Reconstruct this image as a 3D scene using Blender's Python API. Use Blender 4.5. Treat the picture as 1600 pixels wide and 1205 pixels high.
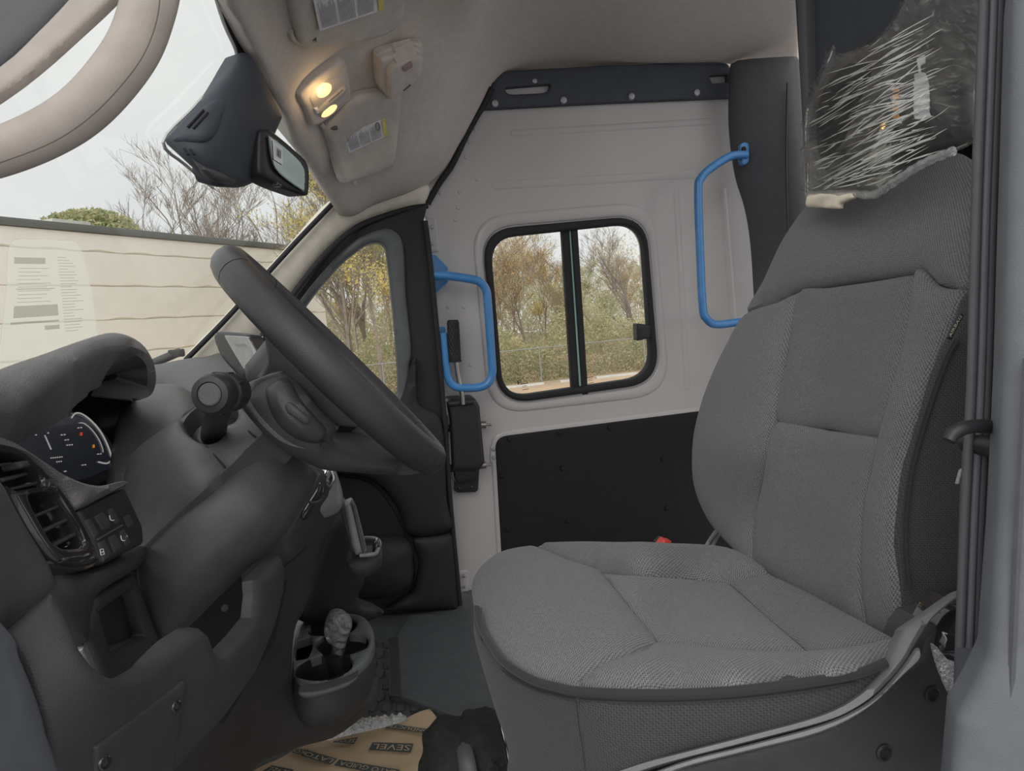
import bpy, bmesh, math, random
import numpy as np
from mathutils import Vector, Matrix
from mathutils.geometry import delaunay_2d_cdt

random.seed(7)
rng = np.random.default_rng(7)
SC = bpy.context.scene
COL = SC.collection
for o in list(bpy.data.objects):
    bpy.data.objects.remove(o)

# ------------------------------------------------------------------ camera
# metres; z = 0 is the cab floor, +x runs to the rear of the van, +y to its far (passenger) side
FPX = 1150.0
CAM = np.array([0.0, 0.0, 0.86])
YAW, PITCH, ROLL = math.radians(10.8), math.radians(5.0), math.radians(5.3)
Fv = np.array([math.sin(YAW)*math.cos(PITCH), math.cos(YAW)*math.cos(PITCH), -math.sin(PITCH)])
R0 = np.array([math.cos(YAW), -math.sin(YAW), 0.0])
U0 = np.cross(R0, Fv)
Rv = R0*math.cos(ROLL) - U0*math.sin(ROLL)
Uv = R0*math.sin(ROLL) + U0*math.cos(ROLL)
cam_d = bpy.data.cameras.new('camera')
cam_d.sensor_width = 36.0
cam_d.lens = FPX/1600.0*36.0
cam_d.clip_start = 0.02
cam_d.clip_end = 300
cam_o = bpy.data.objects.new('camera', cam_d)
COL.objects.link(cam_o)
m = Matrix((( Rv[0], Uv[0], -Fv[0], CAM[0]), (Rv[1], Uv[1], -Fv[1], CAM[1]), (Rv[2], Uv[2], -Fv[2], CAM[2]), (0, 0, 0, 1)))
cam_o.matrix_world = m
SC.camera = cam_o

# ------------------------------------------------------------------ sky and exposure
w = bpy.data.worlds.new('overcast_sky')
SC.world = w
w.use_nodes = True
nt = w.node_tree
nt.nodes.clear()
out = nt.nodes.new('ShaderNodeOutputWorld')
bg = nt.nodes.new('ShaderNodeBackground')
tc = nt.nodes.new('ShaderNodeTexCoord')
nz = nt.nodes.new('ShaderNodeTexNoise')
nz.inputs['Scale'].default_value = 2.2
nz.inputs['Detail'].default_value = 5
rp_ = nt.nodes.new('ShaderNodeValToRGB')
rp_.color_ramp.elements[0].position = 0.3
rp_.color_ramp.elements[0].color = (0.70, 0.71, 0.73, 1)
rp_.color_ramp.elements[1].position = 0.75
rp_.color_ramp.elements[1].color = (0.84, 0.83, 0.81, 1)
nt.links.new(tc.outputs['Generated'], nz.inputs['Vector'])
nt.links.new(nz.outputs['Fac'], rp_.inputs['Fac'])
nt.links.new(rp_.outputs['Color'], bg.inputs['Color'])
bg.inputs['Strength'].default_value = 1.0
nt.links.new(bg.outputs['Background'], out.inputs['Surface'])
SC.view_settings.view_transform = 'Standard'
SC.view_settings.look = 'None'
SC.view_settings.exposure = 0.18
SC.view_settings.gamma = 1.0
SC.view_settings.use_curve_mapping = False

# veiled sun behind the photographer: a broad soft patch of brighter cloud
sun_d = bpy.data.lights.new('veiled_sun', 'SUN'); sun_d.energy = 1.3; sun_d.angle = math.radians(55); sun_d.color = (1.0, .975, .94)
sun_o = bpy.data.objects.new('veiled_sun', sun_d); COL.objects.link(sun_o)
sun_o.rotation_euler = Vector((.30, .80, -.62)).to_track_quat('-Z', 'Y').to_euler()

# ------------------------------------------------------------------ rays: a point of the photo at a chosen depth
def ray(px, py):
    px = np.asarray(px, float); py = np.asarray(py, float)
    return (Fv*FPX) + (px-800.0)[..., None]*Rv + (602.5-py)[..., None]*Uv
def PA(px, py, Y):
    d = ray(px, py)
    t = np.asarray(Y, float)/d[..., 1]
    return CAM + d*t[..., None]
def P(px, py, Y): return Vector(PA(px, py, Y))
def PX(px, py, X):
    d = ray(px, py); return Vector(CAM + d*((X-CAM[0])/d[0]))
def PZ(px, py, Z):
    d = ray(px, py); return Vector(CAM + d*((Z-CAM[2])/d[2]))
def xz(px, py, X): return (px, py, PX(px, py, X).y)
def zz(px, py, Z): return (px, py, PZ(px, py, Z).y)
def proj(p):
    d = np.array(p)-CAM; k = FPX/(d@Fv)
    return 800+(d@Rv)*k, 602.5-(d@Uv)*k

class Pl:                                   # depth from a plane
    def __init__(s, p, n): s.p = np.array(p, float); s.n = np.array(n, float)
    def __call__(s, px, py):
        d = ray(px, py); return d[..., 1]*(((s.p-CAM)@s.n)/(d@s.n))
class TPS:                                  # smooth depth through control points (a plane through three)
    def __init__(s, c):
        c = np.array(c, float); s.c = c[:, :2]/500.0; v = 1.0/c[:, 2]; n = len(c)
        s.k = n > 3
        A = np.c_[np.ones(n), s.c]
        if s.k:
            K = s._u(s.c, s.c) + np.eye(n)*1e-4
            M = np.zeros((n+3, n+3)); M[:n, :n] = K; M[:n, n:] = A; M[n:, :n] = A.T
            sol = np.linalg.lstsq(M, np.r_[v, 0, 0, 0], rcond=None)[0]
            s.w, s.a = sol[:n], sol[n:]
        else:
            s.a = np.linalg.lstsq(A, v, rcond=None)[0]
    def _u(s, a, b):
        r2 = ((a[:, None]-b[None])**2).sum(-1)
        return np.where(r2 > 1e-12, r2*np.log(np.maximum(r2, 1e-12)), 0)
    def __call__(s, px, py):
        px = np.asarray(px, float); py = np.asarray(py, float)
        q = np.stack([px.ravel(), py.ravel()], -1)/500.0
        v = s.a[0]+q@s.a[1:]
        if s.k: v = v + s._u(q, s.c)@s.w
        return (1.0/v).reshape(px.shape)
def dep(D):
    if callable(D): return D
    if isinstance(D, (list, tuple)): return TPS(D)
    return lambda px, py: np.full(np.shape(px), float(D))
LEAN = math.radians(2.5)
WN = np.array([0, -math.cos(LEAN), -math.sin(LEAN)])
def wall(off): return Pl(np.array([0, 2.3, 0.86])+WN*off, WN)
def at(D, px, py): return P(px, py, float(dep(D)(np.array(px), np.array(py))))

# ------------------------------------------------------------------ outlines
def cr(pts, n=6, closed=True):
    pts = [np.array(p, float) for p in pts]; N = len(pts); o = []
    rngi = range(N) if closed else range(N-1)
    for i in rngi:
        if closed: a, b, c, d = pts[i-1], pts[i], pts[(i+1) % N], pts[(i+2) % N]
        else: a, b, c, d = pts[max(i-1, 0)], pts[i], pts[i+1], pts[min(i+2, N-1)]
        for k in range(n):
            t = k/n
            o.append(0.5*((2*b)+(c-a)*t+(2*a-5*b+4*c-d)*t*t+(-a+3*b-3*c+d)*t**3))
    if not closed: o.append(pts[-1])
    return [tuple(p) for p in o]
def rr(pts, r, n=5):
    pts = [np.array(p, float) for p in pts]; N = len(pts); o = []
    for i in range(N):
        a, b, c = pts[i-1], pts[i], pts[(i+1) % N]
        la, lc = np.linalg.norm(a-b), np.linalg.norm(c-b)
        q = min(r, la*0.45, lc*0.45)
        p0 = b+(a-b)/la*q; p1 = b+(c-b)/lc*q
        for k in range(n+1):
            t = k/n; o.append((1-t)**2*p0+2*t*(1-t)*b+t*t*p1)
    return [tuple(p) for p in o]
def ell(cx, cy, rx, ry, rot=0, n=20):
    c, s = math.cos(rot), math.sin(rot)
    return [(cx+rx*math.cos(t)*c-ry*math.sin(t)*s, cy+rx*math.cos(t)*s+ry*math.sin(t)*c) for t in [2*math.pi*k/n for k in range(n)]]
def resamp(poly, ds):
    o = []
    for i in range(len(poly)):
        a = np.array(poly[i], float); b = np.array(poly[(i+1) % len(poly)], float)
        L = np.linalg.norm(b-a)
        if L < 1e-6: continue
        n = max(1, int(math.ceil(L/ds)))
        for k in range(n): o.append(a+(b-a)*k/n)
    return np.array(o)
def inside(q, polys):
    r = np.zeros(len(q), bool)
    for poly in polys:
        x, y = q[:, 0], q[:, 1]
        a = poly; b = np.roll(poly, -1, 0)
        for (x0, y0), (x1, y1) in zip(a, b):
            if y0 == y1: continue
            c = ((y0 > y) != (y1 > y)) & (x < (x1-x0)*(y-y0)/(y1-y0)+x0)
            r ^= c
    return r
def pdist(q, polys):
    best = np.full(len(q), 1e9)
    for poly in polys:
        a = poly; b = np.roll(poly, -1, 0); ab = b-a; L = np.maximum((ab**2).sum(1), 1e-12)
        t = np.clip(((q[:, None]-a[None])*ab[None]).sum(-1)/L, 0, 1)
        d = np.linalg.norm(q[:, None]-(a[None]+t[..., None]*ab[None]), axis=-1).min(1)
        best = np.minimum(best, d)
    return best

# ------------------------------------------------------------------ objects
ORG = {}
def setp(o, label=None, cat=None, group=None, kind=None):
    if label: o['label'] = label
    if cat: o['category'] = cat
    if group: o['group'] = group
    if kind: o['kind'] = kind
    return o
def thing(name, label, cat, loc=(0, 0, 0), group=None):
    o = bpy.data.objects.new(name, None); COL.objects.link(o)
    o.empty_display_size = 0.05
    o.location = loc; ORG[o] = Vector(loc)
    return setp(o, label, cat, group)
def link(name, V, Fc, mat, parent=None, ang=40, flat=False):
    V = np.array(V, float)
    if parent is not None: org = ORG[parent]
    else:
        mn, mx = V.min(0), V.max(0); org = Vector(((mn[0]+mx[0])/2, (mn[1]+mx[1])/2, mn[2]))
    me = bpy.data.meshes.new(name)
    me.from_pydata((V-np.array(org)).tolist(), [], Fc)
    me.validate()
    if not flat:
        me.shade_smooth()
        me.set_sharp_from_angle(angle=math.radians(ang))
    if mat: me.materials.append(mat)
    o = bpy.data.objects.new(name, me); COL.objects.link(o)
    if parent is not None: o.parent = parent
    else: o.location = org
    ORG[o] = Vector(org)
    return o
def panel(name, outline, D, mat, parent=None, puff=.004, edge=.012, thick=.02, step=12, holes=(), disp=None, ang=40, back=None, ds=None):
    D = dep(D)
    ds = ds or step*0.7
    polys = [resamp(outline, ds)]+[resamp(h, ds) for h in holes]
    pts = [p for p in polys]; edges = []; n0 = 0
    for p in polys:
        n = len(p); edges += [(n0+i, n0+(i+1) % n) for i in range(n)]; n0 += n
    B = polys[0]
    Ym = float(np.mean(D(B[:, 0], B[:, 1]))); epx = edge*FPX/Ym
    extra = []
    if puff != 0:
        for poly in polys:
            t = np.roll(poly, -1, 0)-np.roll(poly, 1, 0); t /= np.maximum(np.linalg.norm(t, axis=1), 1e-9)[:, None]
            nn = np.stack([-t[:, 1], t[:, 0]], -1)
            for fr in (.12, .4, .8):
                dd = epx*fr
                for sg in (1, -1):
                    q = poly+nn*sg*dd
                    if dd < step*.35 and len(q) > 3: pass
                    ok = inside(q, polys) & (pdist(q, polys) > dd*.9)
                    extra.append(q[ok])
    x0, y0 = B.min(0); x1, y1 = B.max(0)
    gx, gy = np.meshgrid(np.arange(x0+step/2, x1, step), np.arange(y0+step/2, y1, step*.87))
    gx = gx+(np.arange(gx.shape[0]) % 2)[:, None]*step*.5
    g = np.stack([gx.ravel(), gy.ravel()], -1)
    if len(g):
        g = g[inside(g, polys)]
    if len(g):
        mind = max(step*.4, epx*.85 if puff != 0 else 0)
        g = g[pdist(g, polys) > mind]
    allp = np.concatenate(pts+extra+([g] if len(g) else []))
    v2, e2, f2, _, _, _ = delaunay_2d_cdt([Vector(p) for p in allp.tolist()], edges, [], 0, 1e-4)
    q = np.array([(v.x, v.y) for v in v2])
    tri = np.array([f for f in f2 if len(f) == 3])
    cen = q[tri].mean(1)
    tri = tri[inside(cen, polys)]
    Y = D(q[:, 0], q[:, 1])
    pos = PA(q[:, 0], q[:, 1], Y)
    fn = np.cross(pos[tri[:, 1]]-pos[tri[:, 0]], pos[tri[:, 2]]-pos[tri[:, 0]])
    if (fn*(CAM-pos[tri[:, 0]])).sum() < 0:
        tri = tri[:, ::-1]; fn = -fn
    vn = np.zeros_like(pos)
    for k in range(3): np.add.at(vn, tri[:, k], fn)
    vn /= np.maximum(np.linalg.norm(vn, axis=1), 1e-12)[:, None]
    d = pdist(q, polys)
    dm = d*Y/FPX
    top = pos.copy()
    if puff != 0:
        t = np.clip(dm/edge, 0, 1)
        top = pos+vn*(puff*np.sqrt(np.maximum(0, 1-(1-t)**2)))[:, None]
    if disp is not None: top = top+vn*disp(q[:, 0], q[:, 1], d)[:, None]
    bk = pos-vn*thick if back is None else pos+np.array(back, float)*thick
    N = len(pos)
    cnt = {}
    for a, b, c in tri.tolist():
        for e in ((a, b), (b, c), (c, a)): cnt[e] = 1
    F = tri.tolist()
    F += [(c+N, b+N, a+N) for a, b, c in tri.tolist()]
    for (a, b) in list(cnt):
        if (b, a) not in cnt: F.append((b, a, a+N, b+N))
    o = link(name, np.concatenate([top, bk]), F, mat, parent, ang)
    # weave coordinates in metres along the panel: u across, v up the slope
    nm = fn.sum(0); nm /= np.linalg.norm(nm)
    hx = np.array([0, 1.0, 0]) if abs(nm[1]) < .8 else np.array([1.0, 0, 0])
    ua = hx-nm*(hx@nm); ua /= np.linalg.norm(ua); va = np.cross(nm, ua)
    q2 = np.concatenate([pos, pos]); uvv = np.stack([q2@ua, q2@va], -1)
    uvl = o.data.uv_layers.new(name='weave')
    li = np.zeros(len(o.data.loops), np.int32); o.data.loops.foreach_get('vertex_index', li)
    if li.max() < len(uvv): uvl.data.foreach_set('uv', uvv[li].astype(np.float32).ravel())
    return o
def sheet(name, outline, D, mat, parent=None, step=12, disp=None, holes=(), th=.0008):
    return panel(name, outline, D, mat, parent, puff=0, thick=th, step=step, disp=disp, holes=holes)

def frames(pts):
    pts = [Vector(p) for p in pts]; n = len(pts); T = []
    for i in range(n):
        T.append((pts[min(i+1, n-1)]-pts[max(i-1, 0)]).normalized())
    u = T[0].orthogonal().normalized(); o = []
    for i in range(n):
        u = (u-T[i]*u.dot(T[i])).normalized(); o.append((pts[i], u.copy(), T[i].cross(u)))
    return o
def tube_vf(pts, r, n=12, cap=True, base=0):
    fr = frames(pts); V = []; F = []
    rs = r if isinstance(r, (list, tuple)) else [r]*len(fr)
    for (p, u, v), q in zip(fr, rs):
        for k in range(n):
            a = 2*math.pi*k/n; V.append(p+u*(q*math.cos(a))+v*(q*math.sin(a)))
    for i in range(len(fr)-1):
        for k in range(n):
            k2 = (k+1) % n
            F.append((base+i*n+k, base+i*n+k2, base+(i+1)*n+k2, base+(i+1)*n+k))
    if cap:
        F.append(tuple(base+k for k in range(n))[::-1]); F.append(tuple(base+(len(fr)-1)*n+k for k in range(n)))
    return [tuple(v) for v in V], F
def tube(name, pts, r, mat, parent=None, n=14, curve=6, ang=50):
    if curve: pts = cr([tuple(p) for p in pts], curve, False)
    V, F = tube_vf(pts, r, n)
    return link(name, V, F, mat, parent, ang)
def lathe(name, c, axis, prof, mat, parent=None, n=28, ang=35, sx=1.0):
    """prof: (radius, height along axis)"""
    c = Vector(c); ax = Vector(axis).normalized(); u = ax.orthogonal().normalized(); v = ax.cross(u)
    V = []; F = []
    for r, h in prof:
        for k in range(n):
            a = 2*math.pi*k/n; V.append(c+ax*h+u*(r*math.cos(a)*sx)+v*(r*math.sin(a)))
    for i in range(len(prof)-1):
        for k in range(n):
            k2 = (k+1) % n; F.append((i*n+k, i*n+k2, (i+1)*n+k2, (i+1)*n+k))
    F.append(tuple(range(n))[::-1]); F.append(tuple((len(prof)-1)*n+k for k in range(n)))
    return link(name, V, F, mat, parent, ang)
def box(name, c, sx, sy, sz, mat, parent=None, bev=.003, ax=None):
    """box with half sizes along axes ax (three vectors)"""
    bm = bmesh.new(); bmesh.ops.create_cube(bm, size=2)
    ax = ax or [Vector((1, 0, 0)), Vector((0, 1, 0)), Vector((0, 0, 1))]
    for v in bm.verts: v.co = Vector((v.co.x*sx, v.co.y*sy, v.co.z*sz))
    if bev: bmesh.ops.bevel(bm, geom=bm.edges[:], offset=bev, segments=2, affect='EDGES', profile=.5)
    bm.verts.index_update()
    V = [tuple(Vector(c)+ax[0]*v.co.x+ax[1]*v.co.y+ax[2]*v.co.z) for v in bm.verts]
    F = [tuple(v.index for v in f.verts) for f in bm.faces]
    bm.free()
    return link(name, V, F, mat, parent, 35)
def merge(parts):
    V = []; F = []
    for v, f in parts:
        b = len(V); V += list(v); F += [tuple(i+b for i in q) for q in f]
    return V, F
def text_vf(s, size=1.0):
    cu = bpy.data.curves.new('t', 'FONT'); cu.body = s; cu.size = size; cu.resolution_u = 2
    o = bpy.data.objects.new('t', cu); COL.objects.link(o)
    dg = bpy.context.evaluated_depsgraph_get(); me = o.evaluated_get(dg).to_mesh()
    V = [(v.co.x, v.co.y) for v in me.vertices]; F = [tuple(p.vertices) for p in me.polygons]
    o.evaluated_get(dg).to_mesh_clear(); bpy.data.objects.remove(o); bpy.data.curves.remove(cu)
    return V, F
def text_on(s, mapf):
    """text fitted to the unit square: mapf(u, v) gives the 3D point"""
    V, F = text_vf(s); a = np.array(V); mn = a.min(0); sp = np.maximum(a.max(0)-mn, 1e-6)
    return [tuple(mapf(*((p-mn)/sp))) for p in a], F
def quadmap(c, D, off=.0006):
    """bilinear pixel quad (bl, br, tr, tl) on depth D, lifted towards the viewer"""
    c = [np.array(q, float) for q in c]; D = dep(D)
    def f(u, v):
        q = (1-v)*((1-u)*c[0]+u*c[1])+v*((1-u)*c[3]+u*c[2])
        p = P(q[0], q[1], float(D(np.array(q[0]), np.array(q[1]))))
        return p+(Vector(CAM)-p).normalized()*off
    return f
def bars(rects, mp):
    V = []; F = []
    for (u0, v0, u1, v1) in rects:
        b = len(V); V += [tuple(mp(u0, v0)), tuple(mp(u1, v0)), tuple(mp(u1, v1)), tuple(mp(u0, v1))]; F.append((b, b+1, b+2, b+3))
    return V, F

# ------------------------------------------------------------------ materials
def mat(name, c, rough=.6, c2=None, ns=40., bump=0., bs=400., metal=0., spec=.5, coat=0., emit=None, es=0., sheen=0.):
    m_ = bpy.data.materials.new(name); m_.use_nodes = True
    t = m_.node_tree; b = t.nodes['Principled BSDF']
    b.inputs['Roughness'].default_value = rough; b.inputs['Metallic'].default_value = metal
    b.inputs['Specular IOR Level'].default_value = spec; b.inputs['Coat Weight'].default_value = coat
    if sheen: b.inputs['Sheen Weight'].default_value = sheen
    tcn = t.nodes.new('ShaderNodeTexCoord')
    n = t.nodes.new('ShaderNodeTexNoise'); n.inputs['Scale'].default_value = ns; n.inputs['Detail'].default_value = 4
    t.links.new(tcn.outputs['Object'], n.inputs['Vector'])
    if c2 is None: c2 = tuple(x*.88 for x in c)
    r = t.nodes.new('ShaderNodeValToRGB'); r.color_ramp.elements[0].position = .35; r.color_ramp.elements[1].position = .65
    r.color_ramp.elements[0].color = (*c2, 1); r.color_ramp.elements[1].color = (*c, 1)
    t.links.new(n.outputs['Fac'], r.inputs['Fac']); t.links.new(r.outputs['Color'], b.inputs['Base Color'])
    if bump:
        v = t.nodes.new('ShaderNodeTexVoronoi'); v.inputs['Scale'].default_value = bs
        t.links.new(tcn.outputs['Object'], v.inputs['Vector'])
        bp = t.nodes.new('ShaderNodeBump'); bp.inputs['Strength'].default_value = bump; bp.inputs['Distance'].default_value = .001
        t.links.new(v.outputs['Distance'], bp.inputs['Height']); t.links.new(bp.outputs['Normal'], b.inputs['Normal'])
    if emit:
        b.inputs['Emission Color'].default_value = (*emit, 1); b.inputs['Emission Strength'].default_value = es
    return m_
def fabric(name, c, c2, sc=520., bump=.5, warp=(1, 1, 1)):
    m_ = bpy.data.materials.new(name); m_.use_nodes = True
    t = m_.node_tree; b = t.nodes['Principled BSDF']; b.inputs['Roughness'].default_value = .9
    b.inputs['Sheen Weight'].default_value = .15; b.inputs['Specular IOR Level'].default_value = .2
    tcn = t.nodes.new('ShaderNodeTexCoord'); mp = t.nodes.new('ShaderNodeMapping'); mp.inputs['Scale'].default_value = warp
    mp.inputs['Rotation'].default_value = (0, 0, .12)
    t.links.new(tcn.outputs['UV'], mp.inputs['Vector'])
    ws = []
    for ax in ('X', 'Y', 'DIAGONAL'):
        wv = t.nodes.new('ShaderNodeTexWave'); wv.bands_direction = ax; wv.inputs['Scale'].default_value = sc; wv.inputs['Distortion'].default_value = .0
        wv.inputs['Detail'].default_value = 0
        t.links.new(mp.outputs['Vector'], wv.inputs['Vector']); ws.append(wv)
    a1 = t.nodes.new('ShaderNodeMath'); a1.operation = 'ADD'; a2 = t.nodes.new('ShaderNodeMath'); a2.operation = 'ADD'
    t.links.new(ws[0].outputs['Fac'], a1.inputs[0]); t.links.new(ws[1].outputs['Fac'], a1.inputs[1])
    t.links.new(a1.outputs[0], a2.inputs[0]); t.links.new(ws[2].outputs['Fac'], a2.inputs[1])
    nn = t.nodes.new('ShaderNodeTexNoise'); nn.inputs['Scale'].default_value = 380; nn.inputs['Detail'].default_value = 2
    t.links.new(tcn.outputs['Object'], nn.inputs['Vector'])
    a3 = t.nodes.new('ShaderNodeMath'); a3.operation = 'MULTIPLY_ADD'; a3.inputs[1].default_value = 1.6
    t.links.new(nn.outputs['Fac'], a3.inputs[0]); t.links.new(a2.outputs[0], a3.inputs[2])
    r = t.nodes.new('ShaderNodeMapRange'); r.inputs['From Min'].default_value = 1.2; r.inputs['From Max'].default_value = 3.4
    t.links.new(a3.outputs[0], r.inputs['Value'])
    mx = t.nodes.new('ShaderNodeMix'); mx.data_type = 'RGBA'; mx.inputs['A'].default_value = (*c2, 1); mx.inputs['B'].default_value = (*c, 1)
    t.links.new(r.outputs['Result'], mx.inputs['Factor']); t.links.new(mx.outputs['Result'], b.inputs['Base Color'])
    bp = t.nodes.new('ShaderNodeBump'); bp.inputs['Strength'].default_value = bump; bp.inputs['Distance'].default_value = .0008
    t.links.new(r.outputs['Result'], bp.inputs['Height']); t.links.new(bp.outputs['Normal'], b.inputs['Normal'])
    return m_
def film(name, tint=(1, 1, 1), trans=.85, rough=.02, fres=.8, bump=0, bs=60, gloss=(1, 1, 1), diff=0., transl=False):
    m_ = bpy.data.materials.new(name); m_.use_nodes = True
    t = m_.node_tree; t.nodes.clear(); o = t.nodes.new('ShaderNodeOutputMaterial')
    tr = t.nodes.new('ShaderNodeBsdfTransparent'); tr.inputs['Color'].default_value = (*tint, 1)
    gl = t.nodes.new('ShaderNodeBsdfGlossy'); gl.inputs['Roughness'].default_value = rough; gl.inputs['Color'].default_value = (*gloss, 1)
    fr = t.nodes.new('ShaderNodeFresnel'); fr.inputs['IOR'].default_value = 1.45
    ad = t.nodes.new('ShaderNodeMath'); ad.operation = 'MULTIPLY_ADD'; ad.inputs[1].default_value = fres; ad.inputs[2].default_value = (1-trans)*.3
    t.links.new(fr.outputs['Fac'], ad.inputs[0])
    mx = t.nodes.new('ShaderNodeMixShader'); t.links.new(ad.outputs[0], mx.inputs['Fac'])
    t.links.new(tr.outputs[0], mx.inputs[1]); t.links.new(gl.outputs[0], mx.inputs[2])
    last = mx
    if diff:
        df = t.nodes.new('ShaderNodeBsdfTranslucent' if transl else 'ShaderNodeBsdfDiffuse'); df.inputs['Color'].default_value = (*gloss, 1)
        m2 = t.nodes.new('ShaderNodeMixShader'); m2.inputs['Fac'].default_value = diff
        t.links.new(mx.outputs[0], m2.inputs[1]); t.links.new(df.outputs[0], m2.inputs[2]); last = m2
    if bump:
        tcn = t.nodes.new('ShaderNodeTexCoord'); n = t.nodes.new('ShaderNodeTexNoise'); n.inputs['Scale'].default_value = bs; n.inputs['Detail'].default_value = 4
        t.links.new(tcn.outputs['Object'], n.inputs['Vector'])
        bp = t.nodes.new('ShaderNodeBump'); bp.inputs['Strength'].default_value = bump; bp.inputs['Distance'].default_value = .01
        t.links.new(n.outputs['Fac'], bp.inputs['Height']); t.links.new(bp.outputs['Normal'], gl.inputs['Normal']); t.links.new(bp.outputs['Normal'], fr.inputs['Normal'])
    t.links.new(last.outputs[0], o.inputs['Surface'])
    return m_
M = {}
M['plastic'] = mat('dark_grey_plastic', (.092, .087, .092), .48, bump=.25, bs=900)
M['plastic2'] = mat('charcoal_plastic', (.050, .049, .051), .55, bump=.3, bs=900)
M['grain'] = mat('grained_dash_skin', (.14, .132, .136), .5, bump=.55, bs=650)
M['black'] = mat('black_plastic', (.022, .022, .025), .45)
M['deep'] = mat('black_void_plastic', (.010, .010, .011), .8)
M['gloss'] = mat('piano_black', (.03, .026, .03), .12, coat=.6)
M['leather'] = mat('wheel_leather', (.042, .040, .044), .34, bump=.3, bs=1200)
M['seat'] = fabric('grey_woven_seat_cloth', (.275, .275, .29), (.066, .066, .071), 165)
M['seat2'] = fabric('grey_ribbed_seat_cloth', (.245, .245, .258), (.062, .062, .066), 175)
M['seatside'] = fabric('charcoal_seat_side_cloth', (.085, .085, .09), (.04, .04, .043), 140, .4)
M['thread'] = mat('dark_stitching', (.045, .045, .05), .8)
M['liner'] = mat('beige_headliner_cloth', (.62, .565, .52), .95, (.57, .52, .475), 60, bump=.2, bs=500)
M['beige'] = mat('beige_trim_plastic', (.78, .72, .62), .55, bump=.1, bs=900)
M['liner2'] = mat('beige_overhead_plastic', (.64, .58, .53), .5, bump=.1, bs=900)
M['visor'] = mat('grey_visor_vinyl', (.58, .54, .50), .7, bump=.1, bs=900)
M['white'] = mat('white_door_paint', (.53, .505, .50), .32, (.51, .485, .48), 6, coat=.2)
M['blacktrim'] = mat('black_door_trim', (.024, .026, .029), .6, bump=.2, bs=700, spec=.35)
M['greytrim'] = mat('grey_door_frame_trim', (.115, .122, .13), .55, bump=.2, bs=700)
M['pillar'] = mat('slate_pillar_trim', (.115, .122, .138), .6, bump=.15, bs=800)
M['pillar2'] = mat('pale_slate_pillar_trim', (.15, .16, .175), .55, bump=.15, bs=800)
M['pillard'] = mat('dark_pillar_trim', (.095, .097, .105), .6, bump=.15, bs=800)
M['board'] = mat('black_door_board', (.016, .0165, .019), .6, bump=.35, bs=500, spec=.25)
M['strip'] = mat('blue_black_strip', (.055, .062, .078), .6, bump=.15, bs=700)
M['rubber'] = mat('black_rubber', (.016, .016, .018), .7)
M['floor'] = mat('grey_rubber_floor', (.095, .103, .110), .6, (.078, .086, .092), 25, bump=.2, bs=500)
M['blue'] = mat('blue_powder_coat', (.072, .27, .61), .32, coat=.3)
M['steel'] = mat('dull_steel', (.50, .48, .45), .3, metal=1.)
M['bolt'] = mat('zinc_bolt', (.42, .42, .44), .45, metal=.7)
M['chrome'] = mat('chrome', (.8, .8, .8), .12, metal=1.)
M['silver'] = mat('satin_silver_plastic', (.30, .31, .31), .4, metal=.2)
M['rim'] = mat('satin_grey_rim', (.15, .16, .162), .38)
M['kraft'] = mat('kraft_paper', (.60, .45, .29), .85, (.53, .39, .25), 14, bump=.1, bs=300)
M['ink'] = mat('dark_teal_print', (.075, .095, .095), .8)
M['paper'] = mat('white_label_paper', (.84, .83, .86), .7)
M['cream'] = mat('cream_paper', (.84, .76, .62), .8)
M['yellow'] = mat('yellow_label_band', (.78, .66, .18), .7)
M['print'] = mat('grey_print', (.16, .15, .18), .8)
M['red'] = mat('red_buckle_plastic', (.75, .07, .06), .4)
M['webbing'] = mat('grey_belt_webbing', (.30, .30, .31), .8)
M['cloth'] = mat('black_cloth', (.030, .029, .028), .95, (.018, .018, .018), 90, bump=.8, bs=300)
M['mauve'] = mat('mauve_button', (.38, .28, .32), .4)
M['orange'] = mat('orange_print', (.85, .38, .06), .7)
M['green'] = mat('green_display_icon', (.02, .3, .12), .5, emit=(.05, .7, .3), es=.5)
M['lcd'] = mat('display_glass', (.012, .013, .018), .12, coat=.5, emit=(.03, .034, .045), es=.25)
M['lcdblue'] = mat('display_blue_tile', (.02, .03, .06), .3, emit=(.09, .12, .20), es=.8)
M['lcdtext'] = mat('display_white_print', (.3, .3, .3), .5, emit=(.75, .72, .66), es=.32)
M['lcdred'] = mat('display_red_print', (.3, .02, .02), .5, emit=(.7, .06, .04), es=.45)
M['lcdamber'] = mat('display_amber_print', (.3, .1, .02), .5, emit=(.8, .3, .05), es=.45)
M['lamp'] = mat('lit_lamp_lens', (1, .8, .5), .4, emit=(1., .58, .19), es=1.7)
M['glass'] = film("window_glass", (.97, .985, .975), .97, .01, .07)
M['glassedge'] = mat('green_glass_edge', (.45, .72, .62), .25)
M['mirror'] = mat('mirror_glass', (.24, .28, .26), .03, metal=1.)
M['screen'] = mat('glossy_screen', (.35, .36, .37), .04, metal=.9)
M['bag'] = film('clear_bag_film', (.97, .97, .96), .98, .09, .32, bump=.12, bs=20, gloss=(.95, .96, .93), diff=.008)
M['bag2'] = film('clear_wrap_film', (.92, .92, .92), .6, .12, bump=.6, bs=120, gloss=(.95, .96, .96), diff=.10)
M['sticker'] = film('price_sheet_reflection', (.96, .96, .93), .95, .2, .1, gloss=(.97, .97, .92), diff=.26, transl=True)  # reflection of a sheet in the glass, put into a translucent film

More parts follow.
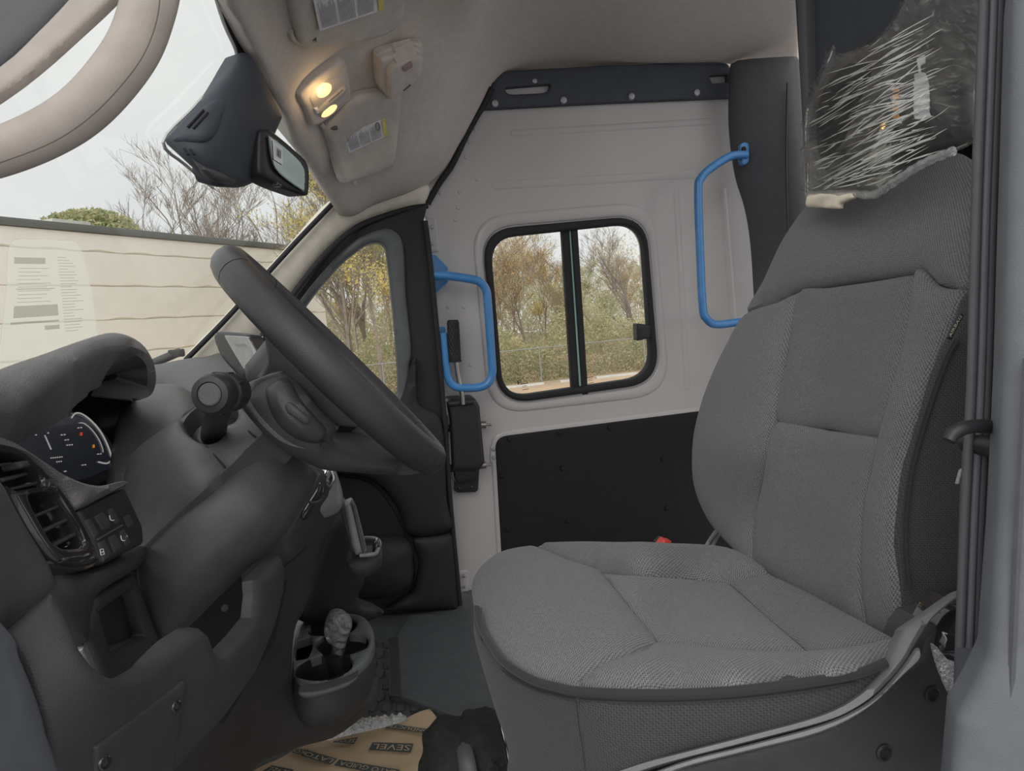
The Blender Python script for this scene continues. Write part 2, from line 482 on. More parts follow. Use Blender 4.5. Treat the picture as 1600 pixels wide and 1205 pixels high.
# ================================================================== OUTSIDE
GZ = -0.75
M['dirt'] = mat('sandy_dry_ground', (.66, .47, .31), .95, (.56, .41, .28), 1.3)
M['lot'] = mat('grey_lot_surface', (.36, .36, .37), .95, (.31, .31, .32), 1.3)
M['concrete'] = mat('pale_concrete', (.62, .60, .56), .9, ns=8)
M['wallpaint'] = mat('cream_painted_block', (.95, .93, .87), .85, (.91, .89, .83), 3, bump=.3, bs=20)
M['parapet'] = mat('dark_parapet_cap', (.16, .17, .16), .7)
M['bark'] = mat('grey_brown_bark', (.33, .28, .235), .9, (.24, .20, .17), 12)
M['zinc'] = mat('fence_zinc', (.34, .35, .34), .5, metal=.4)
def leafmat(name, a, b, c):
    m_ = bpy.data.materials.new(name); m_.use_nodes = True; t = m_.node_tree; p = t.nodes['Principled BSDF']
    p.inputs['Roughness'].default_value = .8; p.inputs['Specular IOR Level'].default_value = .2
    tcn = t.nodes.new('ShaderNodeTexCoord'); n = t.nodes.new('ShaderNodeTexNoise'); n.inputs['Scale'].default_value = 3.5; n.inputs['Detail'].default_value = 6
    t.links.new(tcn.outputs['Object'], n.inputs['Vector'])
    r = t.nodes.new('ShaderNodeValToRGB'); e = r.color_ramp.elements
    e[0].position = .36; e[0].color = (*a, 1); e[1].position = .64; e[1].color = (*c, 1)
    q = e.new(.5); q.color = (*b, 1)
    t.links.new(n.outputs['Fac'], r.inputs['Fac']); t.links.new(r.outputs['Color'], p.inputs['Base Color'])
    tl = t.nodes.new('ShaderNodeBsdfTranslucent'); t.links.new(r.outputs['Color'], tl.inputs['Color'])
    mx = t.nodes.new('ShaderNodeMixShader'); mx.inputs['Fac'].default_value = .35
    o = t.nodes['Material Output']; t.links.new(p.outputs[0], mx.inputs[1]); t.links.new(tl.outputs[0], mx.inputs[2]); t.links.new(mx.outputs[0], o.inputs['Surface'])
    return m_
M['leafy'] = leafmat('yellow_autumn_leaves', (.50, .48, .18), (.76, .62, .18), (.82, .68, .28))
M['leafyg'] = leafmat('yellow_green_leaves', (.42, .50, .20), (.62, .62, .22), (.80, .66, .24))
M['leafo'] = leafmat('russet_autumn_leaves', (.50, .42, .26), (.66, .50, .30), (.78, .58, .30))
M['leafg'] = leafmat('green_tan_leaves', (.34, .42, .22), (.50, .50, .28), (.64, .58, .36))
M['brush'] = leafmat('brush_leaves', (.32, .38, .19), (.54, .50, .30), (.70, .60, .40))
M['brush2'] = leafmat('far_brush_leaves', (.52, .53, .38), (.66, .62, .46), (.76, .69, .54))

gp = [(-60, -8), (70, -8), (70, 90), (-60, 90)]
gV = [(x, y, GZ) for x, y in gp]+[(x, y, GZ-.1) for x, y in gp]
ground = setp(link('ground', gV, [(0, 1, 2, 3), (7, 6, 5, 4), (0, 4, 5, 1), (1, 5, 6, 2), (2, 6, 7, 3), (3, 7, 4, 0)], M['lot'], flat=True), kind='structure')
sp0 = [(-40, 11.5), (60, 11.5), (60, 60), (-40, 60)]
setp(link('ground_verge', [(x, y, GZ+.02) for x, y in sp0]+[(x, y, GZ) for x, y in sp0], [(0, 1, 2, 3), (7, 6, 5, 4), (0, 4, 5, 1), (1, 5, 6, 2), (2, 6, 7, 3), (3, 7, 4, 0)], M['dirt'], flat=True), kind='structure')

# white block building seen through the windscreen
TOPZ = 3.86
A_ = PZ(0, 341, TOPZ); B_ = PZ(497, 389, TOPZ)
dr = (B_-A_); Lw = dr.length; dr.normalize(); bk_ = Vector((-dr.y, dr.x, 0))
if bk_.y < 0: bk_ = -bk_
S_ = A_-dr*9
LT = (B_-S_).length
bld = thing('block_building', 'long cream painted block building with a dark parapet, seen through the windscreen', 'building', (S_+dr*LT/2+Vector((0, 0, GZ-TOPZ))))
def obox(name, o, ax, sizes, mt, parent, bev=0):
    c = Vector(o)+ax[0]*sizes[0]/2+ax[1]*sizes[1]/2+ax[2]*sizes[2]/2
    return box(name, c, sizes[0]/2, sizes[1]/2, sizes[2]/2, mt, parent, bev, ax)
axb = [dr, bk_, Vector((0, 0, 1))]
obox('core', (S_.x, S_.y, GZ)+0*S_ if False else Vector((S_.x, S_.y, GZ))+bk_*.06, axb, (LT-.05, 5.0, TOPZ-GZ-.1), M['wallpaint'], bld)
z = TOPZ-.56; k = 0
tops = [TOPZ-.13]
while z > GZ: tops.append(z); z -= .78
tops.append(GZ)
for i in range(len(tops)-1):
    hgt = tops[i]-tops[i+1]-.015
    # each course is a strip with a slightly wavy lower lip
    n = 60; V = []; F = []
    for j in range(n+1):
        s_ = LT*j/n; wob = .018*math.sin(j*1.7+i*2.1)+.012*math.sin(j*4.3+i)
        b0 = Vector((S_.x, S_.y, 0))+dr*s_
        for (zz_, off) in ((tops[i+1]+.008+wob*.6, .02), (tops[i+1]+.03+wob, -.012), (tops[i]-.02, 0), (tops[i]-.004, .02), (tops[i]-.004, .12), (tops[i+1]+.01, .12)):
            V.append(tuple(b0+bk_*off+Vector((0, 0, zz_))))
    for j in range(n):
        for q in range(6):
            q2 = (q+1) % 6; F.append((j*6+q, j*6+q2, (j+1)*6+q2, (j+1)*6+q))
    F.append(tuple(range(6))); F.append(tuple(n*6+q for q in range(6))[::-1])
    link('wall_course', V, F, M['wallpaint'], bld)
obox('parapet_cap', Vector((S_.x, S_.y, TOPZ-.13))-bk_*.06, axb, (LT+.05, .5, .16), M['parapet'], bld, .01)
ru = P(98, 342, A_.y*1.06)
obox('roof_unit', Vector((ru.x-.5, ru.y+.8, TOPZ)), axb, (1.0, .8, .26), M['concrete'], bld, .02)

# trees ---------------------------------------------------------------
def tree_vf(seed, H, spread, leaves, leafsize, twig=.006, trunk_r=.09, lean=0.0, lv=4):
    r_ = random.Random(seed); BV = []; BF = []; tips = []
    def br(p, d, L, r, lev):
        n = 3 if lev < 3 else 2
        pts = [p]; q = p.copy(); dd = d.copy()
        for i in range(n):
            dd = (dd+Vector((r_.uniform(-1, 1), r_.uniform(-1, 1), r_.uniform(-.3, .6)))*.22).normalized()
            q = q+dd*(L/n); pts.append(q.copy())
        rs = [max(twig*.6, r*(1-.55*i/n)) for i in range(n+1)]
        v, f = tube_vf(pts, rs, 5 if lev < 2 else 3, False, len(BV)); BV.extend(v); BF.extend(f)
        if lev >= lv:
            tips.extend(pts[1:]); return
        if lev >= lv-1: tips.extend(pts[2:])
        kids = r_.randint(4, 6) if lev else 7
        for k_ in range(kids):
            t = r_.uniform(.35, 1) if lev else r_.uniform(.28, 1)
            i = min(int(t*n), n-1); b_ = pts[i].lerp(pts[i+1], t*n-i)
            a_ = r_.uniform(0, 6.283); sp = r_.uniform(.5, 1.1)*spread
            nd = (dd*1.0+Vector((math.cos(a_)*sp, math.sin(a_)*sp, r_.uniform(.05, .5)))).normalized()
            br(b_, nd, L*r_.uniform(.45, .68), max(twig, r*(1-.5*t)*.55), lev+1)
    br(Vector((0, 0, 0)), Vector((lean, 0, 1)).normalized(), H*.55, trunk_r, 0)
    LV = []; LF = []
    for _ in range(leaves):
        p = r_.choice(tips)+Vector((r_.gauss(0, .10), r_.gauss(0, .10), r_.gauss(0, .10)))
        a_ = Vector((r_.gauss(0, 1), r_.gauss(0, 1), r_.gauss(0, 1))).normalized(); b_ = a_.orthogonal().normalized()
        s = leafsize*r_.uniform(.6, 1.3); b = len(LV)
        LV += [tuple(p-a_*s), tuple(p+b_*s*.6), tuple(p+a_*s), tuple(p-b_*s*.6)]; LF.append((b, b+1, b+2, b+3))
    return BV, BF, LV, LF
protos = {}
def make_proto(key, mt, *a, **k):
    BV, BF, LV, LF = tree_vf(*a, **k)
    def mk(n, V, F, m_):
        me = bpy.data.meshes.new(n); me.from_pydata([tuple(v) for v in V], [], F); me.materials.append(m_); return me
    protos[key] = (mk('branches', BV, BF, M['bark']), mk('foliage', LV, LF, mt) if LF else None)
make_proto('yellow', M['leafy'], 11, 6.5, .8, 5200, .036, trunk_r=.06)
make_proto('yellow2', M['leafyg'], 29, 7.5, .7, 4200, .036, trunk_r=.06)
make_proto('russet', M['leafo'], 5, 6.0, .9, 4800, .034, trunk_r=.06)
make_proto('green', M['leafg'], 8, 5.5, .9, 7500, .036, trunk_r=.06)
make_proto('bare', M['leafo'], 3, 7.5, .75, 0, .05, trunk_r=.11)
make_proto('bare2', M['leafo'], 17, 8.0, .95, 130, .05, trunk_r=.13, lean=.25)
def tree(key, px, Y, sc, rot, label, group):
    b = P(px, 520-.0928*(px-571), Y)
    t = thing('tree', label, 'tree', (b.x, b.y, GZ), group)
    t.rotation_euler = (0, 0, rot); t.scale = (sc, sc, sc)
    for me, nm in zip(protos[key], ('branches', 'foliage')):
        if me:
            o = bpy.data.objects.new(nm, me); COL.objects.link(o); o.parent = t
LS = 'autumn tree with dead tan leaves, seen through the %s pane of the sliding window'
for i, (key, px, Y, sc) in enumerate([('russet', 775, 21, .72), ('russet', 822, 23, .74), ('yellow', 850, 26, .62), ('russet', 868, 20.5, .60), ('green', 905, 24, .62), ('green', 940, 21.5, .50), ('russet', 990, 24, .6), ('green', 1022, 21, .52), ('yellow', 800, 27, .6), ('green', 770, 25, .62)]):
    tree(key, px, Y, sc, i*1.3, LS % ('front' if px < 893 else 'rear'), 'trees seen through the sliding window')
tree('bare2', 1000, 22, .60, 2.6, 'crooked bare dark tree against the sky in the sliding window, rear pane', None)
LY = 'yellow-leaved autumn tree seen through the passenger door window'
for i, (key, px, Y, sc) in enumerate([('yellow2', 545, 21, .75), ('yellow', 540, 23, .8), ('yellow2', 560, 18.5, .8), ('yellow', 590, 17.5, .85), ('yellow', 612, 20, 1.0), ('yellow2', 630, 18, .8), ('bare', 548, 20, .85), ('bare', 575, 24, .9)]):
    tree(key, px, Y, sc, i*1.9+.4, LY if key != 'bare' else 'bare grey tree among the yellow trees in the passenger door window', 'trees seen through the passenger door window')
LB = 'bare leafless tree rising behind the cream block building'
for i, (key, px, Y, sc) in enumerate([('bare', 288, 33, 1.22), ('bare', 318, 36, 1.42), ('bare', 352, 34, 1.25), ('bare', 392, 35, 1.35), ('bare', 425, 33, 1.2)]):
    tree(key, px, Y, sc, i*2.3, LB, 'bare trees behind the block building')
tree('bare2', 492, 31, 1.25, .5, 'half-leafed tree at the far end of the block building, beside the windscreen pillar', None)
def bush(px, Y, zc, rx, rz, n, mt, name, label, seed, cat='shrub', stuff=False, ry=1.0, size=.09):
    r_ = random.Random(seed); b = P(px, 520-.0928*(px-571), Y); V = []; F = []
    for _ in range(n):
        while True:
            q = Vector((r_.uniform(-1, 1), r_.uniform(-1, 1), r_.uniform(-1, 1)))
            if q.length < 1: break
        p = Vector((b.x+q.x*rx, b.y+q.y*ry, zc+q.z*rz))
        a_ = Vector((r_.gauss(0, 1), r_.gauss(0, 1), r_.gauss(0, 1))).normalized(); c_ = a_.orthogonal().normalized(); s = size*r_.uniform(.5, 1.4); k_ = len(V)
        V += [tuple(p-a_*s), tuple(p+c_*s*.6), tuple(p+a_*s), tuple(p-c_*s*.6)]; F.append((k_, k_+1, k_+2, k_+3))
    return setp(link(name, V, F, mt, flat=True), label, cat)
bush(160, 30, 5.45, 1.9, .95, 9000, M['leafg'], 'treetop', 'rounded green-tan treetop showing over the parapet of the block building', 4, 'treetop', size=.075)
bush(212, 31, 4.95, 1.1, .75, 4500, M['leafg'], 'treetop', 'smaller low treetop over the parapet, nearer the bare trees', 5, 'treetop', size=.075)
def thicket(name, label, px0, px1, Y0, Y1, z0, z1, n, mt, size, seed):
    r_ = random.Random(seed); V = []; F = []
    for _ in range(n):
        Y = r_.uniform(Y0, Y1); px = r_.uniform(px0, px1); b = P(px, 520-.0928*(px-571), Y)
        hmax = z0+(z1-z0)*(.65+.35*math.sin(b.x*1.9)*math.sin(b.x*.7+1))
        zz_ = z0+(hmax-z0)*r_.random()**1.35
        p = Vector((b.x, Y, zz_)); a_ = Vector((r_.gauss(0, 1), r_.gauss(0, 1), r_.gauss(0, 1.6))).normalized(); c_ = a_.orthogonal().normalized()
        s = size*r_.uniform(.5, 1.5); k_ = len(V)
        V += [tuple(p-a_*s), tuple(p+c_*s*.45), tuple(p+a_*s), tuple(p-c_*s*.45)]; F.append((k_, k_+1, k_+2, k_+3))
    return setp(link(name, V, F, mt, flat=True), label, 'brush', kind='stuff')
thicket('undergrowth', 'tangled green-tan undergrowth along the chain-link fence', 470, 1080, 18.0, 20.0, GZ, 1.6, 52000, M['brush'], .036, 21)
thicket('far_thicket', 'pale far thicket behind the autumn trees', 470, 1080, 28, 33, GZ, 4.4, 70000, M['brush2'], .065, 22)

# chain-link fence and kerb stones
fy = 17.4
fx0, fx1 = P(500, 520, fy).x, P(1060, 470, fy).x
ftop = P(900, 538, fy).z
fence = thing('chain_link_fence', 'low chain-link fence in front of the trees', 'fence', ((fx0+fx1)/2, fy, GZ))
tube('top_rail', [(fx0, fy, ftop), (fx1, fy, ftop)], .014, M['zinc'], fence, 8, 0)
for px in (520, 590, 838, 1003, 670, 755):
    x = P(px, 500, fy).x; tube('fence_post', [(x, fy, GZ), (x, fy, ftop+.03)], .018, M['zinc'], fence, 8, 0)
V = []; F = []
hgt = ftop-GZ; n = int((fx1-fx0+hgt)/.09)
for i in range(n):
    for sgn in (1, -1):
        x0 = fx0-hgt+i*.09 if sgn > 0 else fx0+i*.09
        a = Vector((x0, fy, GZ)); b = Vector((x0+sgn*hgt, fy, ftop)); b_ = len(V)
        V += [tuple(a), tuple(a+Vector((.006, .004, 0))), tuple(b+Vector((.006, .004, 0))), tuple(b)]; F.append((b_, b_+1, b_+2, b_+3))
setp(link('wire_mesh', V, F, M['zinc'], fence, flat=True), kind='stuff')
for i, (pa, pb) in enumerate([(782, 842), (868, 905), (925, 990), (1000, 1060), (530, 590)]):
    a = P(pa, 520, 17.25); b = P(pb, 520, 17.25)
    V = []; F = []
    for x in (a.x, b.x):
        for (yy, z_) in ((-.09, 0), (-.08, .05), (-.05, .07), (.05, .07), (.08, .05), (.09, 0)): V.append((x, 17.25+yy, GZ+z_))
    for q in range(6): F.append((q, (q+1) % 6, 6+(q+1) % 6, 6+q))
    F.append(tuple(range(6))[::-1]); F.append(tuple(range(6, 12)))
    names = ['at the front end of the sliding window', 'behind the sliding window centre bar', 'in the middle of the rear pane', 'at the rear end of the sliding window', 'below the passenger door window']
    setp(link('parking_kerb', V, F, M['concrete']), 'pale concrete parking kerb '+names[i], 'kerb', 'parking kerbs before the fence')

# ================================================================== VAN SHELL
# floor
fl = rr([(-0.75, 0.5), (1.0, 0.5), (1.0, 2.34), (-0.75, 2.34)], .02)
n = len(fl)
floor = setp(link('floor', [(x, y, 0) for x, y in fl]+[(x, y, -.12) for x, y in fl], [tuple(range(n)), tuple(range(n, 2*n))[::-1]]+[(i, i+n, (i+1) % n+n, (i+1) % n) for i in range(n)], M['floor']), kind='structure')
def flo(z): return Pl((0, 0, z), (0, 0, 1))
plate = panel('floor_plate', rr([(609, 1000), (620, 992), (640, 962), (760, 958), (800, 1130), (699, 1116), (632, 1091), (609, 1087)], 3), flo(.012), M['floor'], floor, .004, .006, .012, 14)
panel('plate_ramp', rr([(606, 998), (622, 995), (628, 1089), (608, 1087)], 2), flo(.017), M['plastic2'], plate, .002, .006, .004, 14)
V = []; F = []
for r_i, py in enumerate((1008, 1024, 1040, 1056, 1072, 1090, 1106, 1122)):
    for px in range(560, 700, 22):
        q = px+(r_i % 2)*11
        if q > 604 and py < 1088: continue
        c = PZ(q, py, .001)
        pts = [c+Vector((-.011, .022, 0)), c+Vector((-.011, -.012, 0)), c+Vector((0, -.02, 0)), c+Vector((.011, -.012, 0)), c+Vector((.011, .022, 0))]
        v, f = tube_vf(pts, .0026, 5, True, len(V)); V += v; F += f
setp(link('tread_loops', V, F, M['plastic2'], floor), kind='stuff')

# headliner
HL = TPS([(370, 90, 1.39), (432, 190, 1.70), (520, 318, 2.15), (660, 285, 2.24), (700, 255, 2.26), (765, 150, 2.28), (790, 112, 2.27), (1000, 95, 2.25), (1140, 98, 2.23), (1244, 88, 2.2), (800, 0, 1.95), (1000, 0, 1.95), (1240, 0, 1.92), (600, 0, 1.62), (640, 100, 1.85), (560, 200, 1.92), (480, 60, 1.55), (340, 0, 1.22), (340, -150, .98), (600, -150, 1.25), (900, -150, 1.6), (1240, -150, 1.55)])
ridge = np.array([(740, -160), (722, -20), (700, 60), (680, 150), (655, 215), (610, 262), (545, 300)], float)
def polyd(px, py, pl):
    q = np.stack([px, py], -1); best = np.full(len(q), 1e9)
    for a, b in zip(pl[:-1], pl[1:]):
        ab = b-a; t = np.clip(((q-a)@ab)/(ab@ab), 0, 1); best = np.minimum(best, np.linalg.norm(q-(a+t[:, None]*ab), axis=1))
    return best
front = np.array([(300, -150), (345, 0), (400, 110), (445, 190), (500, 270), (530, 318)], float)
def hl_disp(px, py, d):
    return .035*np.exp(-(polyd(px, py, ridge)/38)**2) + .020*np.exp(-(polyd(px, py, front)/30)**2)
ceil_o = panel('ceiling', [(320, -150), (338, -10), (352, 12), (381, 71), (415, 135), (435, 178), (447, 215), (480, 258), (505, 300), (520, 320), (560, 312), (610, 302), (665, 290), (690, 268), (715, 225), (755, 160), (768, 130), (790, 112), (900, 104), (1000, 99), (1120, 96), (1142, 100), (1160, 92), (1200, 90), (1246, 88), (1262, -150)], HL, M['liner'], None, .012, .03, .03, 16, disp=hl_disp)
setp(ceil_o, kind='structure')
# moulded seam across the headliner behind the far visor
tube('headliner_seam', [at(HL, 693, 143)-Vector((0, .0, .006)), at(HL, 712, 147)-Vector((0, 0, .004)), at(HL, 735, 148)-Vector((0, 0, .004))], .002, M['visor'], ceil_o, 6)

# inner side wall above the doors
setp(panel('wall_right', [(655, 300), (700, 200), (740, 100), (760, 40), (1340, 20), (1340, 420), (1215, 420), (1190, 125), (800, 130), (765, 165), (720, 245), (680, 320)], wall(-.05), M['liner'], None, 0, thick=.02, step=40), kind='structure')
# roof skin and cowl that close the cab off above
rb = [(.12, .40, 1.86), (1.0, .40, 1.95), (1.0, 2.36, 1.95), (.12, 2.36, 1.86)]
roof = setp(link('roof', [tuple(p) for p in rb]+[(x, y, z+.05) for x, y, z in rb], [(3, 2, 1, 0), (4, 5, 6, 7), (0, 1, 5, 4), (1, 2, 6, 5), (2, 3, 7, 6), (3, 0, 4, 7)], M['white'], flat=True), kind='structure')

# A-pillar trim on the far side
panel('trim_1', cr([(520, 316), (560, 312), (610, 301), (668, 288), (664, 318), (640, 326), (600, 337), (560, 352), (528, 376), (492, 414), (452, 466), (415, 518), (365, 580), (325, 600), (290, 575), (300, 553), (350, 502), (400, 447), (460, 381)], 4),
      [(520, 318, 2.15), (668, 290, 2.24), (300, 560, 2.08), (452, 466, 2.13), (600, 335, 2.22), (380, 480, 2.08)], M['beige'], None, .02, .05, .03, 12)['kind'] = 'structure'
tube('trim_2', [P(522, 316, 2.13), P(460, 381, 2.09), (P(400, 447, 2.06)), P(350, 502, 2.05), P(290, 563, 2.05)], .007, M['rubber'])['kind'] = 'structure'
tube('trim_3', [P(668, 322, 2.2), P(640, 326, 2.19), P(600, 338, 2.18), P(562, 353, 2.16), P(529, 377, 2.14), P(493, 415, 2.12), P(453, 467, 2.1), P(410, 525, 2.08)], .008, M['rubber'])['kind'] = 'structure'

# windscreen
WS = TPS([(370, 90, 1.42), (520, 318, 2.17), (300, 556, 2.08), (0, 590, 1.32), (-150, 100, .85), (150, 330, 1.25)])
ws = panel('window_1', [(335, -60), (352, 12), (376, 80), (440, 190), (524, 318), (400, 450), (285, 580), (200, 600), (0, 640), (-160, 660), (-160, -60)], WS, M['glass'], None, 0, thick=.005, step=30)
ws['kind'] = 'structure'
sheet('glass_shade_band', [(327, -40), (340, -40), (352, 12), (383, 72), (418, 135), (437, 180), (432, 190), (398, 150), (364, 98), (371, 84), (351, 40)], lambda a, b: WS(a, b)-.012, M['black'], ws)
M['frit'] = mat('pale_glass_border', (.80, .80, .78), .6)
tube('glass_border', [at(lambda a, b: WS(a, b)-.02, *p) for p in [(326, -40), (349, 35), (368, 78), (366, 92), (352, 112), (300, 170), (255, 222), (290, 258), (333, 294)]], .0030, M['frit'], ws, 6, 4)
wiper = thing('windscreen_wiper', 'grey wiper arm lying along the foot of the windscreen', 'wiper', P(240, 567, 2.2))
tube('wiper_arm', [P(225, 574, 2.16), P(255, 561, 2.18), P(283, 549, 2.2)], [.012]*2+[.012]*10+[.01], M['plastic'], wiper, 8)
box('wiper_cap', P(276, 552, 2.19), .02, .012, .011, M['plastic2'], wiper, .004)
# price sheet's reflection in the windscreen, modelled as a translucent sheet
SD = lambda a, b: WS(a, b)-.03
stk = panel('sheet_reflection', cr([(15, 383), (44, 374), (94, 376), (125, 386), (145, 465), (152, 520), (156, 560), (60, 600), (-5, 610), (0, 540), (10, 455)], 4), SD, M['sticker'], None, 0, thick=.0006, step=14)
setp(stk, 'pale reflection of a printed price sheet in the windscreen, modelled as a thin sheet', 'reflection')
r_ = random.Random(3)
mp = quadmap([(6, 560), (152, 545), (122, 392), (18, 388)], SD, .003)
rc = []
for (u0, v0, u1, v1) in [(.05, .86, .5, .92), (.08, .36, .62, .47), (.05, .30, .62, .32), (.45, .23, .62, .27), (.10, .62, .60, .63)]: rc.append((u0, v0, u1, v1))
for i in range(26):
    v0 = .2+i*.029; rc.append((.68, v0, .68+r_.uniform(.12, .27), v0+.006))
for i in range(10):
    v0 = .5+i*.035; rc.append((.12, v0, .12+r_.uniform(.2, .45), v0+.006))
V, F = bars(rc, mp)
M['sheetrefl'] = film('faint_reflected_print', (.86, .86, .84), .95, .4, gloss=(.5, .5, .48), diff=.22)
link('print', V, F, M['sheetrefl'], stk, flat=True)

# passenger door
DW = wall(.11)
PW = cr([(598, 383), (583, 379), (560, 390), (520, 425), (480, 475), (445, 530), (420, 590), (440, 628), (520, 630), (600, 628), (618, 620), (622, 605), (618, 540), (612, 470), (604, 400)], 4)
d1 = panel('door_1', [(668, 318), (640, 328), (600, 342), (560, 357), (530, 380), (495, 418), (460, 465), (420, 515), (360, 590), (330, 640), (400, 760), (470, 830), (470, 965), (560, 962), (719, 956), (715, 920), (702, 780), (692, 640), (680, 500), (670, 400), (662, 345)], DW, M['blacktrim'], None, .004, .01, .06, 14, holes=[PW])
d1['kind'] = 'structure'
panel('window_surround', cr([(596, 358), (618, 362), (630, 385), (634, 460), (642, 540), (640, 580), (645, 632), (600, 655), (420, 655), (397, 600), (428, 530), (468, 470), (513, 415), (555, 376)], 4), wall(.125), M['greytrim'], d1, .012, .03, .02, 9, holes=[PW])
panel('door_card_upper', cr([(646, 560), (652, 600), (655, 632), (690, 660), (698, 780), (703, 828), (640, 836), (620, 790), (585, 752), (540, 742), (480, 735), (470, 670), (600, 668)], 4), wall(.14), M['blacktrim'], d1, .02, .05, .02, 12)
panel('door_card_lower', rr([(643, 841), (706, 834), (716, 952), (600, 954), (646, 925), (656, 880)], 8), wall(.14), M['blacktrim'], d1, .02, .04, .02, 12)
panel('door_pocket', cr([(470, 742), (540, 746), (580, 756), (612, 792), (636, 842), (648, 882), (642, 922), (612, 944), (560, 948), (480, 948)], 5), wall(.12), M['blacktrim'], d1, -.03, .05, .03, 10)
panel('armrest', cr([(478, 850), (560, 845), (634, 845), (645, 880), (640, 915), (600, 935), (520, 930), (480, 910)], 5), wall(.16), M['blacktrim'], d1, .04, .08, .05, 10)
pg = panel('window_2', PW, wall(.13), M['glass'], None, 0, thick=.004, step=20); pg['kind'] = 'structure'
tube('trim_4', [at(wall(.12), *p) for p in [(664, 345), (671, 400), (681, 500), (693, 640), (703, 780), (716, 920), (719, 952)]], .008, M['rubber'])['kind'] = 'structure'

# sliding side door
SW_in = rr([(763, 371), (1003, 346), (1021, 590), (785, 624)], 46, 8)
SW_out = rr([(753, 359), (1009, 336), (1031, 598), (780, 633)], 52, 8)
SW_ring = rr([(734, 338), (1022, 312), (1048, 617), (763, 650)], 62, 8)
d2 = panel('door_2', [(742, 150), (752, 120), (1142, 110), (1190, 300), (1215, 500), (1240, 960), (716, 962), (708, 830), (694, 660), (680, 500), (664, 340), (648, 322), (690, 250)], wall(0), M['white'], None, .003, .006, .04, 22, holes=[SW_in])
d2['kind'] = 'structure'
panel('window_emboss', SW_ring, wall(0), M['white'], d2, .010, .018, .004, 14, holes=[rr([(752, 358), (1009, 336), (1031, 599), (780, 634)], 52, 8)])
for nm, pl, rad in [('pressed_rib', [(795, 202), (1200, 178), (1200, 192), (797, 216)], 7), ('pressed_rib', [(765, 282), (1092, 264), (1092, 280), (770, 299)], 7), ('pressed_rib', [(1049, 297), (1062, 294), (1080, 610), (1067, 612)], 7), ('pressed_rib', [(1121, 294), (1135, 291), (1160, 600), (1146, 602)], 7)]:
    panel(nm, rr(pl, rad), wall(0), M['white'], d2, .005, .012, .004, 9)
st = panel('header_strip', cr([(756, 170), (766, 140), (778, 119), (800, 111), (900, 105), (1000, 100), (1110, 96), (1136, 100), (1141, 115), (1141, 152), (1139, 153), (950, 161), (760, 171)], 3), wall(.02), M['strip'], d2, .005, .01, .02, 12, holes=[rr([(788, 138), (860, 132), (856, 143), (846, 146), (800, 148), (792, 146)], 3), rr([(1107, 119), (1136, 117), (1136, 129), (1113, 131)], 3)])
panel('grab_slot', rr([(785, 136), (864, 131), (860, 148), (790, 150)], 3), wall(.004), M['white'], st, .0, .01, .003, 12)
panel('grab_slot', rr([(1104, 117), (1140, 115), (1140, 132), (1110, 134)], 3), wall(.004), M['white'], st, .0, .01, .003, 12)
def rivet(nm, D, px, py, r, mt, parent, h=.006):
    c = at(D, px, py); return lathe(nm, c, WN, [(r, 0), (r, h*.4), (r*.8, h*.85), (r*.35, h), (.0001, h)], mt, parent, 12)
for px, py in [(773, 162), (880, 157), (986, 151), (1088, 145)]:
    rivet('bolt', wall(.024), px, py, .012, M['bolt'], st, .008)
rivet('bolt', wall(.024), 835, 127, .009, M['bolt'], st)
tube('trim_5', [at(wall(.03), *p) for p in [(768, 138), (757, 160), (730, 208), (707, 256), (685, 288), (668, 318)]], .010, M['rubber'])['kind'] = 'structure'
# black lower board
lip = panel('board_lip', rr([(765, 676), (1120, 632), (1190, 980), (782, 980)], 26, 6), wall(.002), M['white'], d2, .006, .01, .004, 16)
bd = panel('lower_board', rr([(773, 683), (1120, 639), (1190, 980), (790, 980)], 20, 6), wall(.008), M['board'], d2, .004, .006, .006, 16)
for px, py in [(796, 683), (874, 674), (953, 665), (784, 741), (879, 729), (793, 824), (888, 811), (1036, 714), (1042, 791)]:
    rivet('rivet', wall(.012), px, py+3, .009, M['board'], bd, .006)
# latch plates and dimples on the door's leading edge
for nm, pl in [('hinge_plate', [(664, 342), (681, 341), (686, 394), (668, 396)]), ('striker_plate', [(766, 696), (775, 698), (776, 722), (765, 724)]), ('striker_plate', [(716, 892), (731, 890), (733, 925), (718, 928)])]:
    hp = panel(nm, rr(pl, 4), wall(.004), M['white'], d2, .004, .005, .004, 8)
    c0 = pl[0]; c2 = pl[2]
    for t in (.25, .75): rivet('bolt', wall(.009), c0[0]+(c2[0]-c0[0])*.5, c0[1]+(c2[1]-c0[1])*t, .006, M['bolt'], hp, .004)
for px, py in [(742, 203), (733, 222), (728, 246), (708, 265), (718, 300), (688, 302), (716, 325), (712, 344), (745, 280), (700, 480), (735, 570), (750, 650), (690, 590), (725, 480)]:
    rivet('dimple', wall(.002), px, py, .0055, M['white'], d2, .004)

# sliding window in that door
w3 = panel('window_3', SW_out, wall(.014), M['rubber'], None, .006, .010, .03, 9, holes=[rr([(766, 373), (1003, 348), (1019, 588), (787, 622)], 42, 8)])
w3['kind'] = 'structure'
panel('pane', rr([(762, 370), (893, 356), (908, 612), (785, 626)], 44, 6), wall(-.02), M['glass'], w3, 0, thick=.004, step=30)
panel('pane', rr([(890, 356), (1004, 346), (1022, 592), (905, 612)], 40, 6), wall(-.006), M['glass'], w3, 0, thick=.004, step=30)
panel('pane_bar', [(877, 352), (889, 351), (906, 618), (894, 619)], wall(-.006), M['rubber'], w3, .003, .004, .02, 9)
panel('pane_edge', [(889, 352), (893, 352), (911, 616), (906, 617)], wall(-.004), M['glassedge'], w3, .001, .002, .005, 9)
panel('pane_bar', [(892, 351), (902, 350), (919, 616), (910, 617)], wall(.004), M['rubber'], w3, .003, .004, .012, 9)
